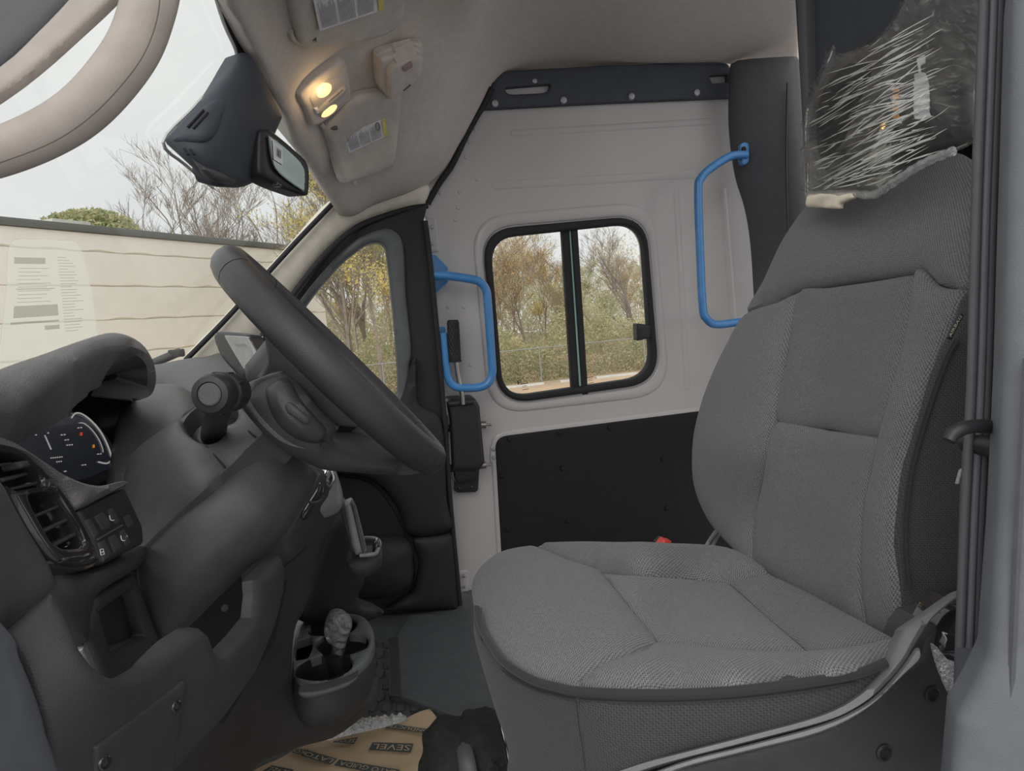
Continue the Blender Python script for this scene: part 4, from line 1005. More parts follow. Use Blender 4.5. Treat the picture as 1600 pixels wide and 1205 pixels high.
# ================================================================== DASHBOARD
dash = thing('dashboard', 'dark grey dashboard with instrument binnacle, vents and storage pockets', 'dashboard', (-.4, 1.2, 0))
def Dp(c): return TPS(c)
# top pad running to the far side
DT = Dp([(236, 571, 1.95), (290, 561, 2.0), (344, 553, 2.03), (420, 560, 2.05), (200, 640, 1.45), (312, 640, 1.50), (380, 640, 1.5), (420, 640, 1.5), (200, 720, 1.2), (300, 720, 1.2), (100, 560, 1.7), (0, 575, 1.4), (0, 640, 1.2)])
panel('top_pad', cr([(-160, 640), (0, 580), (100, 570), (180, 572), (236, 571), (290, 561), (324, 557), (344, 552), (380, 560), (420, 575), (470, 600), (480, 660), (440, 720), (300, 730), (312, 637), (297, 614), (270, 601), (239, 603), (180, 640), (0, 690), (-160, 720)], 4), DT, M['plastic'], dash, .012, .04, .04, 12)
DL = Dp([(239, 602, 1.42), (270, 601, 1.45), (312, 636, 1.42), (290, 655, 1.15), (205, 715, 1.05), (195, 640, 1.2), (250, 650, 1.18)])
panel('centre_pad', cr([(225, 610), (239, 603), (270, 602), (297, 615), (313, 637), (320, 700), (246, 730), (190, 770), (175, 730), (185, 650)], 4), DL, M['plastic'], dash, .012, .03, .03, 10)
# solid body of the dash across the cab, under its skins
pr = [(-.90, .12), (-.90, .76), (-.66, .79), (-.52, .76), (-.47, .66), (-.45, .45), (-.44, .12)]
n = len(pr); V = [(x, .63, z_) for x, z_ in pr]+[(x, 2.15, z_) for x, z_ in pr]
link('dash_body', V, [tuple(range(n))[::-1], tuple(range(n, 2*n))]+[(i, (i+1) % n, (i+1) % n+n, i+n) for i in range(n)], M['plastic2'], dash)
# demister vent beside the display
vt = panel('demister_vent', rr([(287, 566), (325, 560), (350, 588), (318, 600)], 5), lambda a, b: DT(a, b)-.022, M['black'], dash, .002, .004, .01, 5)
for (a, b, c, d) in [((296, 570), (322, 565), (324, 568), (299, 573)), ((303, 578), (330, 572), (333, 576), (307, 582)), ((311, 588), (338, 582), (341, 586), (316, 592))]:
    panel('vent_slat', [a, b, c, d], lambda x, y: DT(x, y)-.03, M['plastic'], vt, .002, .002, .006, 4)
# display on the dash centre
ds_ = thing('display_screen', 'slim tablet-style display standing on the dash, reflecting the trees outside', 'display', P(375, 595, 1.4))
panel('display_body', cr([(337, 530), (340, 521), (347, 518), (388, 522), (394, 530), (416, 570), (412, 580), (388, 590), (380, 592), (350, 560)], 3), [(337, 525, 1.50), (390, 525, 1.36), (385, 590, 1.36), (414, 572, 1.30)], M['black'], ds_, .006, .008, .02, 5)
panel('display_glass', rr([(350, 524), (387, 526), (412, 569), (384, 585)], 3), [(337, 525, 1.478), (390, 525, 1.338), (385, 590, 1.338), (414, 572, 1.278)], M['screen'], ds_, .001, .003, .003, 8)

# body of the dash behind all its panels
panel('dash_core', [(-140, 670), (60, 600), (200, 600), (330, 700), (430, 790), (455, 880), (420, 980), (330, 1080), (100, 1060), (-140, 950)], Dp([(-140, 700, 1.0), (200, 620, 1.32), (450, 880, 1.30), (330, 1080, 1.2), (0, 1000, 1.0)]), M['deep'], dash, 0, thick=.03, step=40)

# instrument binnacle
hub_out = [(-140, 640), (-60, 606), (0, 581), (84, 553), (130, 536), (162, 526), (189, 526), (216, 539), (233, 563), (239, 590), (233, 614), (218, 624), (206, 627)]
hub_in = [(206, 622), (226, 610), (231, 590), (228, 570), (214, 556), (189, 550), (152, 557), (111, 581), (80, 608), (57, 625), (30, 645), (0, 652), (-140, 690)]
HD = Dp([(-140, 690, .60), (0, 652, .735), (57, 625, .80), (111, 581, .90), (152, 557, .98), (189, 550, 1.05), (228, 570, 1.14), (231, 595, 1.15), (210, 624, 1.12), (0, 581, .85), (84, 553, .98), (162, 526, 1.12), (216, 539, 1.18), (239, 590, 1.18)])
panel('binnacle_hood', cr(hub_out+hub_in, 3), HD, M['grain'], dash, .014, .022, .05, 9)
BS = Dp([(-140, 690, .66), (0, 652, .82), (57, 625, .90), (111, 581, .98), (152, 557, 1.05), (228, 572, 1.18), (232, 600, 1.18), (190, 640, 1.22), (185, 720, 1.18), (120, 660, 1.18), (0, 690, 1.0), (150, 600, 1.12), (100, 740, 1.1)])
panel('binnacle_inside', cr([(-140, 685), (0, 650), (30, 642), (57, 622), (111, 578), (152, 554), (189, 547), (216, 553), (232, 568), (236, 592), (230, 612), (206, 626), (204, 660), (200, 700), (192, 725), (172, 745), (110, 770), (0, 740), (-140, 720)], 3), BS, M['black'], dash, .0, .01, .02, 9)
# meter glass
MG = Dp([(0, 656, .84), (60, 638, .93), (140, 656, 1.05), (180, 712, 1.09), (110, 750, .98), (0, 690, .83)])
mg = panel('meter_glass', cr([(-60, 680), (0, 655), (30, 646), (60, 637), (105, 641), (142, 656), (166, 681), (180, 708), (176, 728), (158, 738), (112, 752), (60, 735), (0, 705), (-60, 700)], 4), MG, M['lcd'], dash, .002, .006, .01, 8)
mgp = lambda x, y: at(lambda a, b: MG(a, b)-.006, x, y)
def arc(pts, r, m_, n_='gauge_arc'): return tube(n_, [mgp(*p) for p in pts], r, m_, mg, 6)
arc([(112, 653), (118, 646), (128, 647), (143, 658), (158, 676), (169, 698), (174, 716), (168, 724), (154, 722)], .0010, M['lcdtext'])
arc([(124, 661), (132, 662), (144, 672), (154, 686), (160, 700), (161, 707)], .0006, M['lcdtext'])
panel('blue_tile', [(70, 654), (100, 652), (110, 668), (82, 670)], lambda a, b: MG(a, b)-.004, M['lcdblue'], mg, 0, thick=.001, step=9)
panel('green_car_symbol', rr([(35, 646), (42, 643), (44, 649), (37, 651)], 1), lambda a, b: MG(a, b)-.004, M['green'], mg, 0, thick=.001, step=4)
tube('car_symbol_ring', [mgp(46, 643), mgp(49, 643), mgp(52, 651), mgp(49, 653), mgp(46, 643)], .0008, M['lcdtext'], mg, 5, 3)
def words(name, items, m_):
    vf = []
    for s, q in items: vf.append(text_on(s, quadmap(q, lambda a, b: MG(a, b)-.005)))
    V, F = merge(vf); return link(name, V, F, m_, mg, flat=True)
def wq(x, y, w_, h_, sk=-.1): return [(x, y+h_), (x+w_, y+h_+sk*w_), (x+w_, y+sk*w_), (x, y)]
vf = [bars([(0, 0, 1, 1)], quadmap([(69, 680), (71, 680), (81, 702), (79, 703)], lambda a, b: MG(a, b)-.005)),
      bars([(0, 0, 1, 1)], quadmap([(29, 653), (34, 651), (34, 648), (30, 650)], lambda a, b: MG(a, b)-.005))]
for x, y, w_ in [(10, 675, 9), (16, 685, 9), (51, 669, 17), (55, 679, 4), (74, 676, 4), (95, 679, 9), (101, 687, 8), (104, 695, 11), (121, 668, 9), (79, 715, 20), (88, 721, 10), (128, 726, 8), (100, 736, 6), (152, 709, 8)]:
    n = max(1, int(w_/3.2))
    for k in range(n):
        q = w_/n; vf.append(bars([(0, 0, .75, 1)], quadmap(wq(x+k*q, y-k*q*.1, q*.9, 1.7), lambda a, b: MG(a, b)-.005)))
V, F = merge(vf); setp(link('display_figures', V, F, M['lcdtext'], mg, flat=True), kind='stuff')
V, F = bars([(0, 0, 1, 1)], quadmap(wq(125, 676, 4, 5), lambda a, b: MG(a, b)-.005)); link('red_symbol', V, F, M['lcdred'], mg, flat=True)
V, F = bars([(0, 0, 1, 1)], quadmap(wq(145, 695, 3, 5), lambda a, b: MG(a, b)-.005)); link('amber_symbol', V, F, M['lcdamber'], mg, flat=True)

# band between binnacle and vent
VB = Dp([xz(0, 690, -.285), xz(70, 728, -.275), xz(124, 757, -.265), xz(190, 755, -.25), xz(117, 797, -.262), xz(150, 880, -.25), xz(0, 780, -.285), xz(220, 840, -.235)])
panel('bezel_band', cr([(-60, 668), (0, 685), (27, 698), (69, 726), (93, 742), (124, 756), (154, 760), (190, 752), (194, 760), (154, 781), (117, 798), (104, 776), (74, 746), (41, 716), (0, 700), (-60, 690)], 3), VB, M['grain'], dash, .010, .014, .04, 7)
vf_ = cr([(-60, 690), (0, 696), (16, 700), (41, 716), (71, 745), (96, 775), (118, 808), (137, 844), (151, 871), (147, 885), (124, 892), (96, 890), (69, 874), (41, 836), (14, 789), (-10, 750), (-60, 720)], 3)
h1 = rr([(-40, 704), (14, 712), (40, 726), (62, 750), (60, 760), (20, 768), (-20, 745)], 6)
h2 = rr([(38, 776), (70, 771), (84, 776), (118, 830), (126, 850), (118, 858), (92, 858), (74, 848), (45, 795)], 6)
vent = panel('side_vent', vf_, VB, M['gloss'], dash, .008, .012, .02, 6, holes=[h1, h2])
panel('vent_throat', cr([(-60, 695), (0, 700), (45, 722), (75, 752), (110, 805), (135, 850), (120, 872), (80, 862), (40, 820), (10, 780), (-30, 735)], 3), lambda a, b: VB(a, b)+.03, M['deep'], vent, 0, thick=.005, step=14)
for q in [[(-20, 727), (18, 722), (20, 726), (-20, 733)], [(0, 748), (40, 738), (44, 742), (2, 755)], [(10, 764), (58, 752), (60, 757), (14, 768)], [(48, 806), (93, 788), (95, 792), (50, 812)], [(60, 830), (107, 808), (109, 813), (63, 836)], [(78, 852), (119, 830), (121, 836), (82, 857)]]:
    panel('louvre', q, lambda a, b: VB(a, b)+.004, M['plastic2'], vent, .002, .003, .014, 6)
panel('vent_thumb_tab', rr([(24, 722), (40, 719), (46, 730), (28, 734)], 3), lambda a, b: VB(a, b)-.004, M['plastic2'], vent, .004, .005, .012, 4)
panel('vent_lip', cr([(96, 872), (124, 868), (138, 864), (140, 872), (124, 880), (100, 880)], 3), lambda a, b: VB(a, b)-.010, M['gloss'], vent, .004, .005, .004, 5)
# switch panel
swp = panel('switch_panel', rr([(117, 800), (192, 763), (220, 824), (222, 850), (156, 884)], 5), VB, M['black'], dash, .004, .006, .03, 7)
def z7(p): return (p[0]/3.636, 580+p[1]/3.636)
for q in [[(470, 852), (505, 834), (563, 930), (530, 960)], [(513, 830), (578, 795), (632, 885), (571, 920)], [(587, 792), (635, 772), (683, 863), (640, 884)], [(678, 832), (728, 808), (763, 878), (717, 906)], [(543, 976), (588, 953), (632, 1050), (580, 1087)], [(594, 950), (648, 920), (691, 1010), (637, 1047)], [(657, 915), (700, 893), (743, 983), (699, 1008)]]:
    panel('switch_button', rr([z7(p) for p in q], 1.2), lambda a, b: VB(a, b)-.004, M['plastic2'], swp, .0025, .003, .004, 5)
panel('switch_divider', rr([z7(p) for p in [(535, 958), (688, 870), (694, 884), (545, 970)]], 1), lambda a, b: VB(a, b)-.004, M['plastic'], swp, .003, .002, .003, 5)
SY = lambda a, b: VB(a, b)-.008
sp_ = []
for cx, cy in ((640, 830), (704, 945)):
    for (dx, dy, r_i) in ((0, 0, 1),):
        pts = [z7((cx-18, cy-10)), z7((cx-12, cy+14)), z7((cx+4, cy+18)), z7((cx+12, cy+6)), z7((cx+2, cy-4))]
        sp_.append(tube_vf(cr([tuple(at(SY, *p)) for p in pts], 4, False), .00035, 5))
        for dx in (6, 13): sp_.append(tube_vf([tuple(at(SY, *z7((cx+dx, cy-14)))), tuple(at(SY, *z7((cx+dx+8, cy-2))))], .00035, 5))
pts = [z7((568, 1015)), z7((585, 1010)), z7((592, 1040)), z7((574, 1046)), z7((568, 1015))]
sp_.append(tube_vf([tuple(at(SY, *p)) for p in pts], .00035, 5)); sp_.append(tube_vf([tuple(at(SY, *z7((572, 1030)))), tuple(at(SY, *z7((590, 1026))))], .00035, 5))
V, F = merge(sp_)
setp(link('switch_symbols', V, F, M['lcdtext'], swp), kind='stuff')
# door-side end of the dash below the vent
EP = Dp([(0, 700, .60), (0, 990, .56), (78, 930, .62), (40, 840, .62), (150, 890, .68), (-140, 800, .48), (-140, 1000, .44)])
panel('dash_end_panel', cr([(-140, 680), (-60, 715), (-10, 748), (14, 789), (41, 836), (60, 866), (78, 900), (77, 927), (40, 958), (0, 990), (-140, 1080)], 3), EP, M['plastic'], dash, .010, .02, .03, 10)
panel('vent_surround', cr([(60, 860), (80, 882), (110, 896), (150, 888), (222, 852), (225, 862), (210, 890), (150, 925), (136, 960), (130, 1010), (100, 960), (80, 925), (70, 890)], 3), Dp([(70, 880, .66), (150, 890, .70), (222, 855, .82), (136, 960, .70), (100, 960, .66)]), M['plastic2'], dash, .010, .016, .03, 8)
# lower panel with the U-shaped pocket cut-outs
LP = Dp([xz(0, 992, -.255), xz(77, 930, -.235), xz(120, 1018, -.215), xz(168, 1060, -.205), xz(225, 1042, -.20), xz(300, 985, -.175), xz(338, 1027, -.165), xz(394, 928, -.14), xz(432, 868, -.125), xz(440, 925, -.125), xz(396, 1048, -.15), xz(345, 1120, -.175), xz(267, 1204, -.205), xz(69, 1204, -.235), xz(160, 1140, -.215), xz(36, 1066, -.24)])
lpo = [(0, 994), (40, 960), (77, 929), (98, 962), (120, 1018), (136, 1040), (150, 1052), (168, 1060), (195, 1060), (225, 1042), (261, 1006), (291, 985), (309, 982), (321, 994), (330, 1018), (338, 1027), (369, 994), (391, 966), (395, 930), (393, 907), (410, 888), (426, 871), (434, 868), (440, 889), (439, 925), (426, 976), (396, 1048), (345, 1120), (267, 1204), (240, 1235), (75, 1235), (57, 1138), (36, 1066)]
lp = panel('lower_panel', lpo, LP, M['plastic2'], dash, .008, .010, .010, 9)
acc = panel('access_cover', rr([(148, 1168), (288, 1062), (289, 1085), (268, 1204), (255, 1235), (150, 1235)], 5), lambda a, b: LP(a, b)-.016, M['plastic2'], lp, .002, .004, .004, 9)
for px, py in ((275, 1104), (163, 1192)):
    c = at(lambda a, b: LP(a, b)-.021, px, py); ax_ = Vector((.75, -.6, .1))
    lathe('cover_screw', c, ax_, [(.005, -.004), (.005, .001), (.004, .002), (.003, -.001), (.0001, -.001)], M['gloss'], acc, 16)
# pocket module with rectangular recess
IM = Dp([(147, 931, .72), (207, 895, .80), (246, 1006, .84), (153, 1051, .73), (195, 980, .78)])
pm = panel('pocket_module', rr([(136, 985), (147, 931), (207, 896), (250, 1010), (235, 1050), (192, 1075), (153, 1060)], 5), IM, M['plastic2'], dash, .006, .010, .02, 8, holes=[rr([(151, 955), (201, 921), (222, 994), (168, 1018)], 4)])
panel('recess_floor', rr([(145, 950), (203, 915), (226, 996), (166, 1028)], 3), lambda a, b: IM(a, b)+.018, M['black'], pm, 0, thick=.004, step=14)
panel('recess_ledge', rr([(166, 1016), (222, 994), (224, 1000), (190, 1030), (172, 1042)], 3), lambda a, b: IM(a, b)+.002, M['plastic'], pm, .003, .006, .01, 8)
panel('pocket_clip', rr([(118, 1016), (130, 1012), (146, 1050), (140, 1052)], 2), Dp([(118, 1016, .69), (130, 1012, .69), (146, 1050, .70)]), M['silver'], pm, .002, .003, .008, 6)
# dark liner of the open pockets
PKs = Dp([(80, 930, .80), (150, 1080, .85), (300, 1060, 1.0), (430, 870, 1.15), (240, 960, .98), (330, 930, 1.05)])
pk = panel('pocket_liner', [(70, 890), (150, 890), (230, 900), (330, 930), (440, 850), (450, 900), (430, 1000), (350, 1130), (240, 1130), (120, 1090), (70, 950)], PKs, M['deep'], dash, 0, thick=.02, step=20)
lathe('liner_screw', P(350, 950, 1.02), (.6, -.8, 0), [(.005, 0), (.005, .002), (.0001, .003)], M['plastic'], pk, 12)

# centre stack and console side
CS = Dp([(440, 870, 1.16), (505, 740, 1.20), (345, 1120, 1.18), (260, 1220, 1.10), (467, 1164, 1.32), (470, 1090, 1.28), (480, 900, 1.26), (560, 1110, 1.33), (588, 1070, 1.40), (400, 1192, 1.28)])
cs = panel('centre_stack_side', cr([(400, 840), (440, 850), (470, 800), (498, 745), (512, 738), (528, 770), (528, 800), (505, 845), (490, 900), (474, 950), (458, 985), (456, 1060), (472, 1092), (540, 1090), (586, 1055), (592, 1080), (584, 1102), (560, 1124), (520, 1151), (467, 1166), (400, 1194), (370, 1240), (230, 1240), (250, 1180), (300, 1100)], 4), CS, M['plastic2'], dash, .015, .03, .04, 11)
tube('stack_seam', [P(440, 888, 1.13), P(460, 872, 1.14), P(479, 855, 1.16)], .0015, M['deep'], cs, 5)
# far side of the stack, in shade
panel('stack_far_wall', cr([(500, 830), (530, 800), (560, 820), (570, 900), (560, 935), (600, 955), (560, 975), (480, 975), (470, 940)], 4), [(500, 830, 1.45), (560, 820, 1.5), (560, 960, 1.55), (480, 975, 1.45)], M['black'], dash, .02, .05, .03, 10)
# selector
gs = thing('gear_selector', 'grey gear selector with a chrome insert on the dash centre stack', 'gear lever', P(505, 810, 1.22))
GS = Dp([(480, 790, 1.20), (510, 725, 1.22), (532, 780, 1.24)])
panel('selector_body', cr([(476, 786), (486, 776), (496, 760), (503, 735), (508, 726), (518, 727), (526, 745), (533, 770), (532, 790), (520, 804), (500, 810), (482, 800)], 4), GS, M['silver'], gs, .02, .025, .03, 6)
panel('chrome_insert', cr([(502, 748), (508, 734), (514, 729), (522, 740), (522, 752), (512, 764), (504, 758)], 4), lambda a, b: GS(a, b)-.018, M['chrome'], gs, .006, .008, .006, 4)
panel('selector_gate', cr([(470, 805), (492, 768), (500, 752), (506, 768), (492, 790), (478, 812)], 4), lambda a, b: GS(a, b)-.022, M['gloss'], gs, .006, .008, .01, 5)
tube('selector_ring', [P(482, 784, 1.165), P(490, 786, 1.165), P(502, 782, 1.165), P(506, 775, 1.165)], .0025, M['plastic2'], gs, 6)
panel('selector_stem', cr([(478, 806), (500, 812), (525, 802), (532, 812), (525, 826), (505, 840), (488, 850), (470, 840)], 4), [(478, 806, 1.24), (532, 812, 1.26), (490, 850, 1.25)], M['plastic2'], gs, .012, .02, .04, 6)
# fold-out holder
ph = thing('device_holder', 'fold-out grey device holder hanging from the dash centre stack', 'holder', P(560, 905, 1.28))
panel('holder_back', rr([(529, 790), (538, 783), (541, 800), (560, 862), (556, 868), (548, 862)], 3), 1.32, M['plastic'], ph, .004, .006, .03, 6)
panel('holder_flap', rr([(537, 787), (549, 782), (556, 795), (573, 862), (556, 868), (549, 850)], 3), 1.28, M['silver'], ph, .006, .008, .025, 6)
panel('holder_flap_face', rr([(548, 784), (553, 787), (571, 858), (566, 864)], 2), 1.268, M['plastic'], ph, .004, .005, .02, 6)
panel('holder_tray', cr([(553, 870), (572, 866), (592, 862), (598, 872), (594, 888), (580, 898), (562, 902), (548, 896), (540, 880)], 4), 1.30, M['plastic2'], ph, .015, .02, .05, 6)
tube('holder_rim', [P(562, 868, 1.275), P(585, 866, 1.275), P(590, 860, 1.29), P(593, 848, 1.33), P(586, 842, 1.36), P(570, 841, 1.38)], .004, M['silver'], ph, 8)
panel('holder_knuckle', cr([(584, 850), (592, 846), (595, 862), (590, 872), (582, 868)], 4), 1.30, M['gloss'], ph, .006, .008, .02, 4)

# cup holder console
cup = thing('cup_holder', 'dark oval cup holder console with four wells at the foot of the dash', 'cup holder', PZ(520, 1120, 0.0))
RZ = flo(.30)
rim_o = cr([(460, 1052), (457, 1025), (462, 995), (472, 973), (495, 963), (540, 960), (565, 964), (579, 977), (585, 997), (580, 1020), (562, 1040), (540, 1055), (507, 1066), (475, 1067)], 4)
wells = [ell(519, 981, 38, 14, -.12), ell(535, 1008, 40, 17, -.22), ell(505, 1044, 44, 19, -.22)]
pocket = rr([(462, 1004), (486, 996), (489, 1012), (482, 1030), (462, 1034)], 4)
def shrink(poly, s):
    a = np.array(poly); c = a.mean(0); return [tuple(c+(p-c)*s) for p in a]
# merge the three wells into one trefoil-shaped opening by cutting a single outline
tre = cr([(482, 984), (494, 972), (520, 967), (548, 968), (558, 976), (552, 986), (545, 991), (565, 993), (576, 1002), (572, 1014), (556, 1021), (546, 1026), (552, 1036), (545, 1050), (520, 1062), (490, 1065), (466, 1060), (461, 1048), (472, 1036), (494, 1028), (504, 1024), (496, 1016), (494, 1004), (504, 996), (515, 993), (500, 995), (485, 993)], 4)
panel('rim', rim_o, RZ, M['rim'], cup, .004, .006, .014, 5, holes=[tre, pocket])
panel('well_floor', shrink(rim_o, .97), flo(.215), M['deep'], cup, 0, thick=.01, step=10)
for w_ in (wells[0], wells[1], wells[2]):
    a = [PZ(p[0], p[1], .30) for p in shrink(w_, .99)]; b = [PZ(p[0], p[1], .30)+Vector((0, 0, -.08)) for p in shrink(w_, .92)]
    n = len(a); link('well', [tuple(v) for v in a+b], [(i, i+n, (i+1) % n+n, (i+1) % n) for i in range(n)]+[tuple(range(n, 2*n))], M['black'], cup)
# body below the rim
R3 = [PZ(p[0], p[1], .30) for p in shrink(rim_o, .995)]
cen = sum(R3, Vector())/len(R3)
V = []; F = []; n = len(R3)
lay = [(.29, 1.0), (.28, 1.02), (.25, 1.03), (.235, 1.0), (.222, .95), (.21, .85), (.205, .6)]
for zz_, s_ in lay:
    for p in R3: V.append((cen.x+(p.x-cen.x)*s_-(.30-zz_)*.10, cen.y+(p.y-cen.y)*s_, zz_))
for i in range(len(lay)-1):
    for k in range(n): F.append((i*n+k, (i+1)*n+k, (i+1)*n+(k+1) % n, i*n+(k+1) % n))
F.append(tuple((len(lay)-1)*n+k for k in range(n)))
link('body', V, F, M['plastic2'], cup, 40)
panel('front_inlay', cr([(466, 1082), (500, 1078), (540, 1066), (560, 1056), (545, 1072), (510, 1086), (480, 1092)], 4), lambda a, b: RZ(a, b+0)*0+PZ(505, 1066, .30).y-.03, M['plastic'], cup, .004, .006, .02, 5)
wr = panel('plastic_wrapped_part', cr([(512, 965), (520, 958), (532, 958), (544, 966), (550, 978), (546, 990), (540, 1010), (536, 1030), (533, 1045), (520, 1046), (516, 1030), (520, 1012), (510, 1000), (506, 985)], 4), PZ(525, 1005, .30).y, M['bag2'], None, .012, .02, .02, 3, disp=lambda a, b, d: (.006*np.abs(np.sin(a*.35+b*.22))+.004*np.sin(b*.5-a*.2))*np.clip(d/5, 0, 1))
setp(wr, 'small part in crumpled clear plastic stuck in the cup holder', 'wrapped part')
tube('inner_stick', [P(523, 968, PZ(525, 1005, .30).y+.012), P(530, 980, PZ(525, 1005, .30).y+.012), P(537, 988, PZ(525, 1005, .30).y+.012)], .003, M['visor'], wr, 6)

# paper floor cover, wrap and cloth on the floor
pp = panel('paper_floor_cover', [(380, 1215), (430, 1190), (467, 1168), (495, 1157), (550, 1148), (610, 1133), (672, 1109), (686, 1127), (720, 1150), (790, 1240), (780, 1300), (380, 1300)], flo(.006), M['kraft'], None, .002, .004, .004, 12, disp=lambda a, b, d: .004*np.sin(a*.05)*np.sin(b*.08))
setp(pp, 'brown kraft paper floor cover printed with dark lettering boxes', 'paper cover')
def plabel(s, q, pad=.10):
    mpb = quadmap(q, flo(.013), .0); mpt = quadmap(q, flo(.0145), .0)
    bx_ = bars([(0, 0, 1, 1)], mpb); V, F = text_on(s, lambda u, v: mpt(pad*.5+u*(1-pad), .18+v*.64))
    return bx_, (V, F)
lab_ = [('SEVEL', [(646, 1162), (582, 1160), (576, 1172), (642, 1176)]), ('SEVEL', [(559, 1152), (522, 1158), (520, 1160), (553, 1163)]), ('CONDUCTE', [(686, 1142), (606, 1130), (602, 1137), (681, 1148)]),
        ('LATO GUIDA', [(625, 1203), (530, 1187), (522, 1196), (618, 1214)]), ('LATO', [(527, 1186), (478, 1172), (470, 1181), (516, 1195)]), ('KO', [(482, 1172), (462, 1170), (455, 1176), (474, 1180)]), ('SEVEL', [(460, 1203), (425, 1196), (410, 1205), (440, 1216)])]
for s, q in lab_:
    a, b = plabel(s, q); pb_ = link('print_box', a[0], a[1], M['ink'], pp, flat=True); link('lettering', b[0], b[1], M['kraft'], pb_, flat=True)
fo = panel('clear_wrap_strip', cr([(494, 1157), (520, 1148), (545, 1136), (565, 1128), (590, 1125), (612, 1122), (635, 1120), (628, 1128), (600, 1136), (570, 1143), (540, 1150), (515, 1156)], 4), flo(.03), M['bag2'], None, .006, .01, .001, 3, disp=lambda a, b, d: .010*np.abs(np.sin(a*.33+b*.5))*np.clip(d/3, 0, 1))
setp(fo, 'crinkled clear plastic strip lying along the paper floor cover', 'plastic strip')
M['webbing2'] = mat('charcoal_webbing', (.10, .10, .105), .6)
bagc = thing('black_cloth_bag', 'black cloth bag with a webbing strap beside the driver seat base', 'bag', PZ(730, 1200, 0))
CB = Dp([(665, 1160, 1.16), (720, 1120, 1.18), (772, 1110, 1.10), (780, 1200, 1.0), (665, 1230, 1.10), (720, 1180, 1.02)])
panel('cloth_body', cr([(664, 1160), (668, 1148), (690, 1132), (722, 1121), (745, 1114), (770, 1107), (776, 1122), (790, 1160), (800, 1240), (668, 1240), (665, 1200)], 4), CB, M['cloth'], bagc, .03, .05, .08, 7, disp=lambda a, b, d: .008*np.sin(a*.13+b*.06)*np.sin(b*.09)*np.clip(d/8, 0, 1))
panel('cloth_flap', cr([(664, 1158), (690, 1134), (702, 1140), (708, 1165), (712, 1182), (690, 1178), (668, 1168)], 4), lambda a, b: CB(a, b)-.03, M['cloth'], bagc, .012, .02, .01, 6)
panel('strap', cr([(698, 1126), (712, 1122), (726, 1130), (736, 1160), (745, 1200), (750, 1240), (722, 1240), (716, 1190), (708, 1150)], 4), lambda a, b: CB(a, b)-.035, M['webbing2'], bagc, .006, .012, .006, 6)

# ================================================================== OVERHEAD
def hang(d): return lambda a, b: HL(a, b)-d*1.3-.02-2.3*hl_disp(np.ravel(a), np.ravel(b), 0).reshape(np.shape(a))
def visor(label, outl, d, lab, lines, yel, hook, oval=False, lo=.0125):
    t = thing('sun_visor', label, 'sun visor', at(HL, *outl[0]), 'sun visors')
    vp = panel('visor_board', cr(outl, 3), hang(d), M['visor'], t, .010, .015, .015, 9)
    lb = panel('warning_label', rr(lab, 2), hang(d+lo), M['paper'], vp, 0, thick=.001, step=14)
    mp_ = quadmap(lab, hang(d+lo), .002); r_ = random.Random(len(label)); rc = []
    for c_ in range(lines):
        u0 = .05+c_*(.86-.02)/lines; wdt = .80/lines
        for k in range(13):
            L_ = r_.uniform(.62, .92); v0 = .06
            rc.append((u0+wdt*k/14, v0, u0+wdt*(k+.3)/14, v0+L_*.9))
    V, F = bars(rc, mp_); link('label_print', V, F, M['print'], lb, flat=True)
    V, F = bars([(.92, 0, 1, 1)], mp_); link('label_band', V, F, M['yellow'], lb, flat=True)
    mp2 = quadmap(lab, hang(d+lo), .003)
    V, F = text_on('WARNING', lambda u, v: mp2(.985-v*.045, .1+u*.8)); link('label_heading', V, F, M['ink'], lb, flat=True)
    if oval:
        pts = [mp2(.80+.045*math.cos(a), .72+.22*math.sin(a)) for a in np.linspace(0, 2*math.pi, 18)]
        tube('label_symbol', pts, .0010, M['print'], lb, 5, 0)
    tube('visor_hook', [at(hang(d-.01), *p) for p in hook], .006, M['visor'], t, 8)
    e = hook[-1]; box('hook_clip', at(hang(d+.012), e[0]+4, e[1]), .008, .006, .004, M['plastic'], t, .002)
    return t
visor('driver sun visor with a large white warning label, at the top edge of the view', [(446, -70), (450, 0), (459, 40), (467, 66), (490, 74), (540, 68), (585, 58), (612, 47), (627, 30), (631, 0), (632, -70)], .02, [(499, 49), (489, -2), (596, -30), (599, 14)][0:1]+[(489, -2)]+[(594, -38), (600, 13)] if False else [(500, 49), (600, 15), (598, -34), (489, -2)], 3, True, [(453, 48), (456, 58), (466, 65), (478, 66), (484, 62)], lo=.03)
visor('passenger sun visor with a small white warning label, below the lit map lamp', [(508, 203), (525, 178), (548, 154), (590, 143), (621, 148), (626, 158), (622, 205), (617, 248), (607, 262), (575, 275), (551, 283), (537, 286), (525, 256), (514, 222)], .02, [(546, 239), (606, 212), (602, 185), (536, 211)], 3, True, [(500, 192), (506, 199), (514, 204), (518, 200)], True)
panel('visor_stop', rr([(549, 280), (556, 278), (557, 290), (551, 291)], 2), hang(.02), M['visor'], ceil_o, .004, .004, .01, 4)
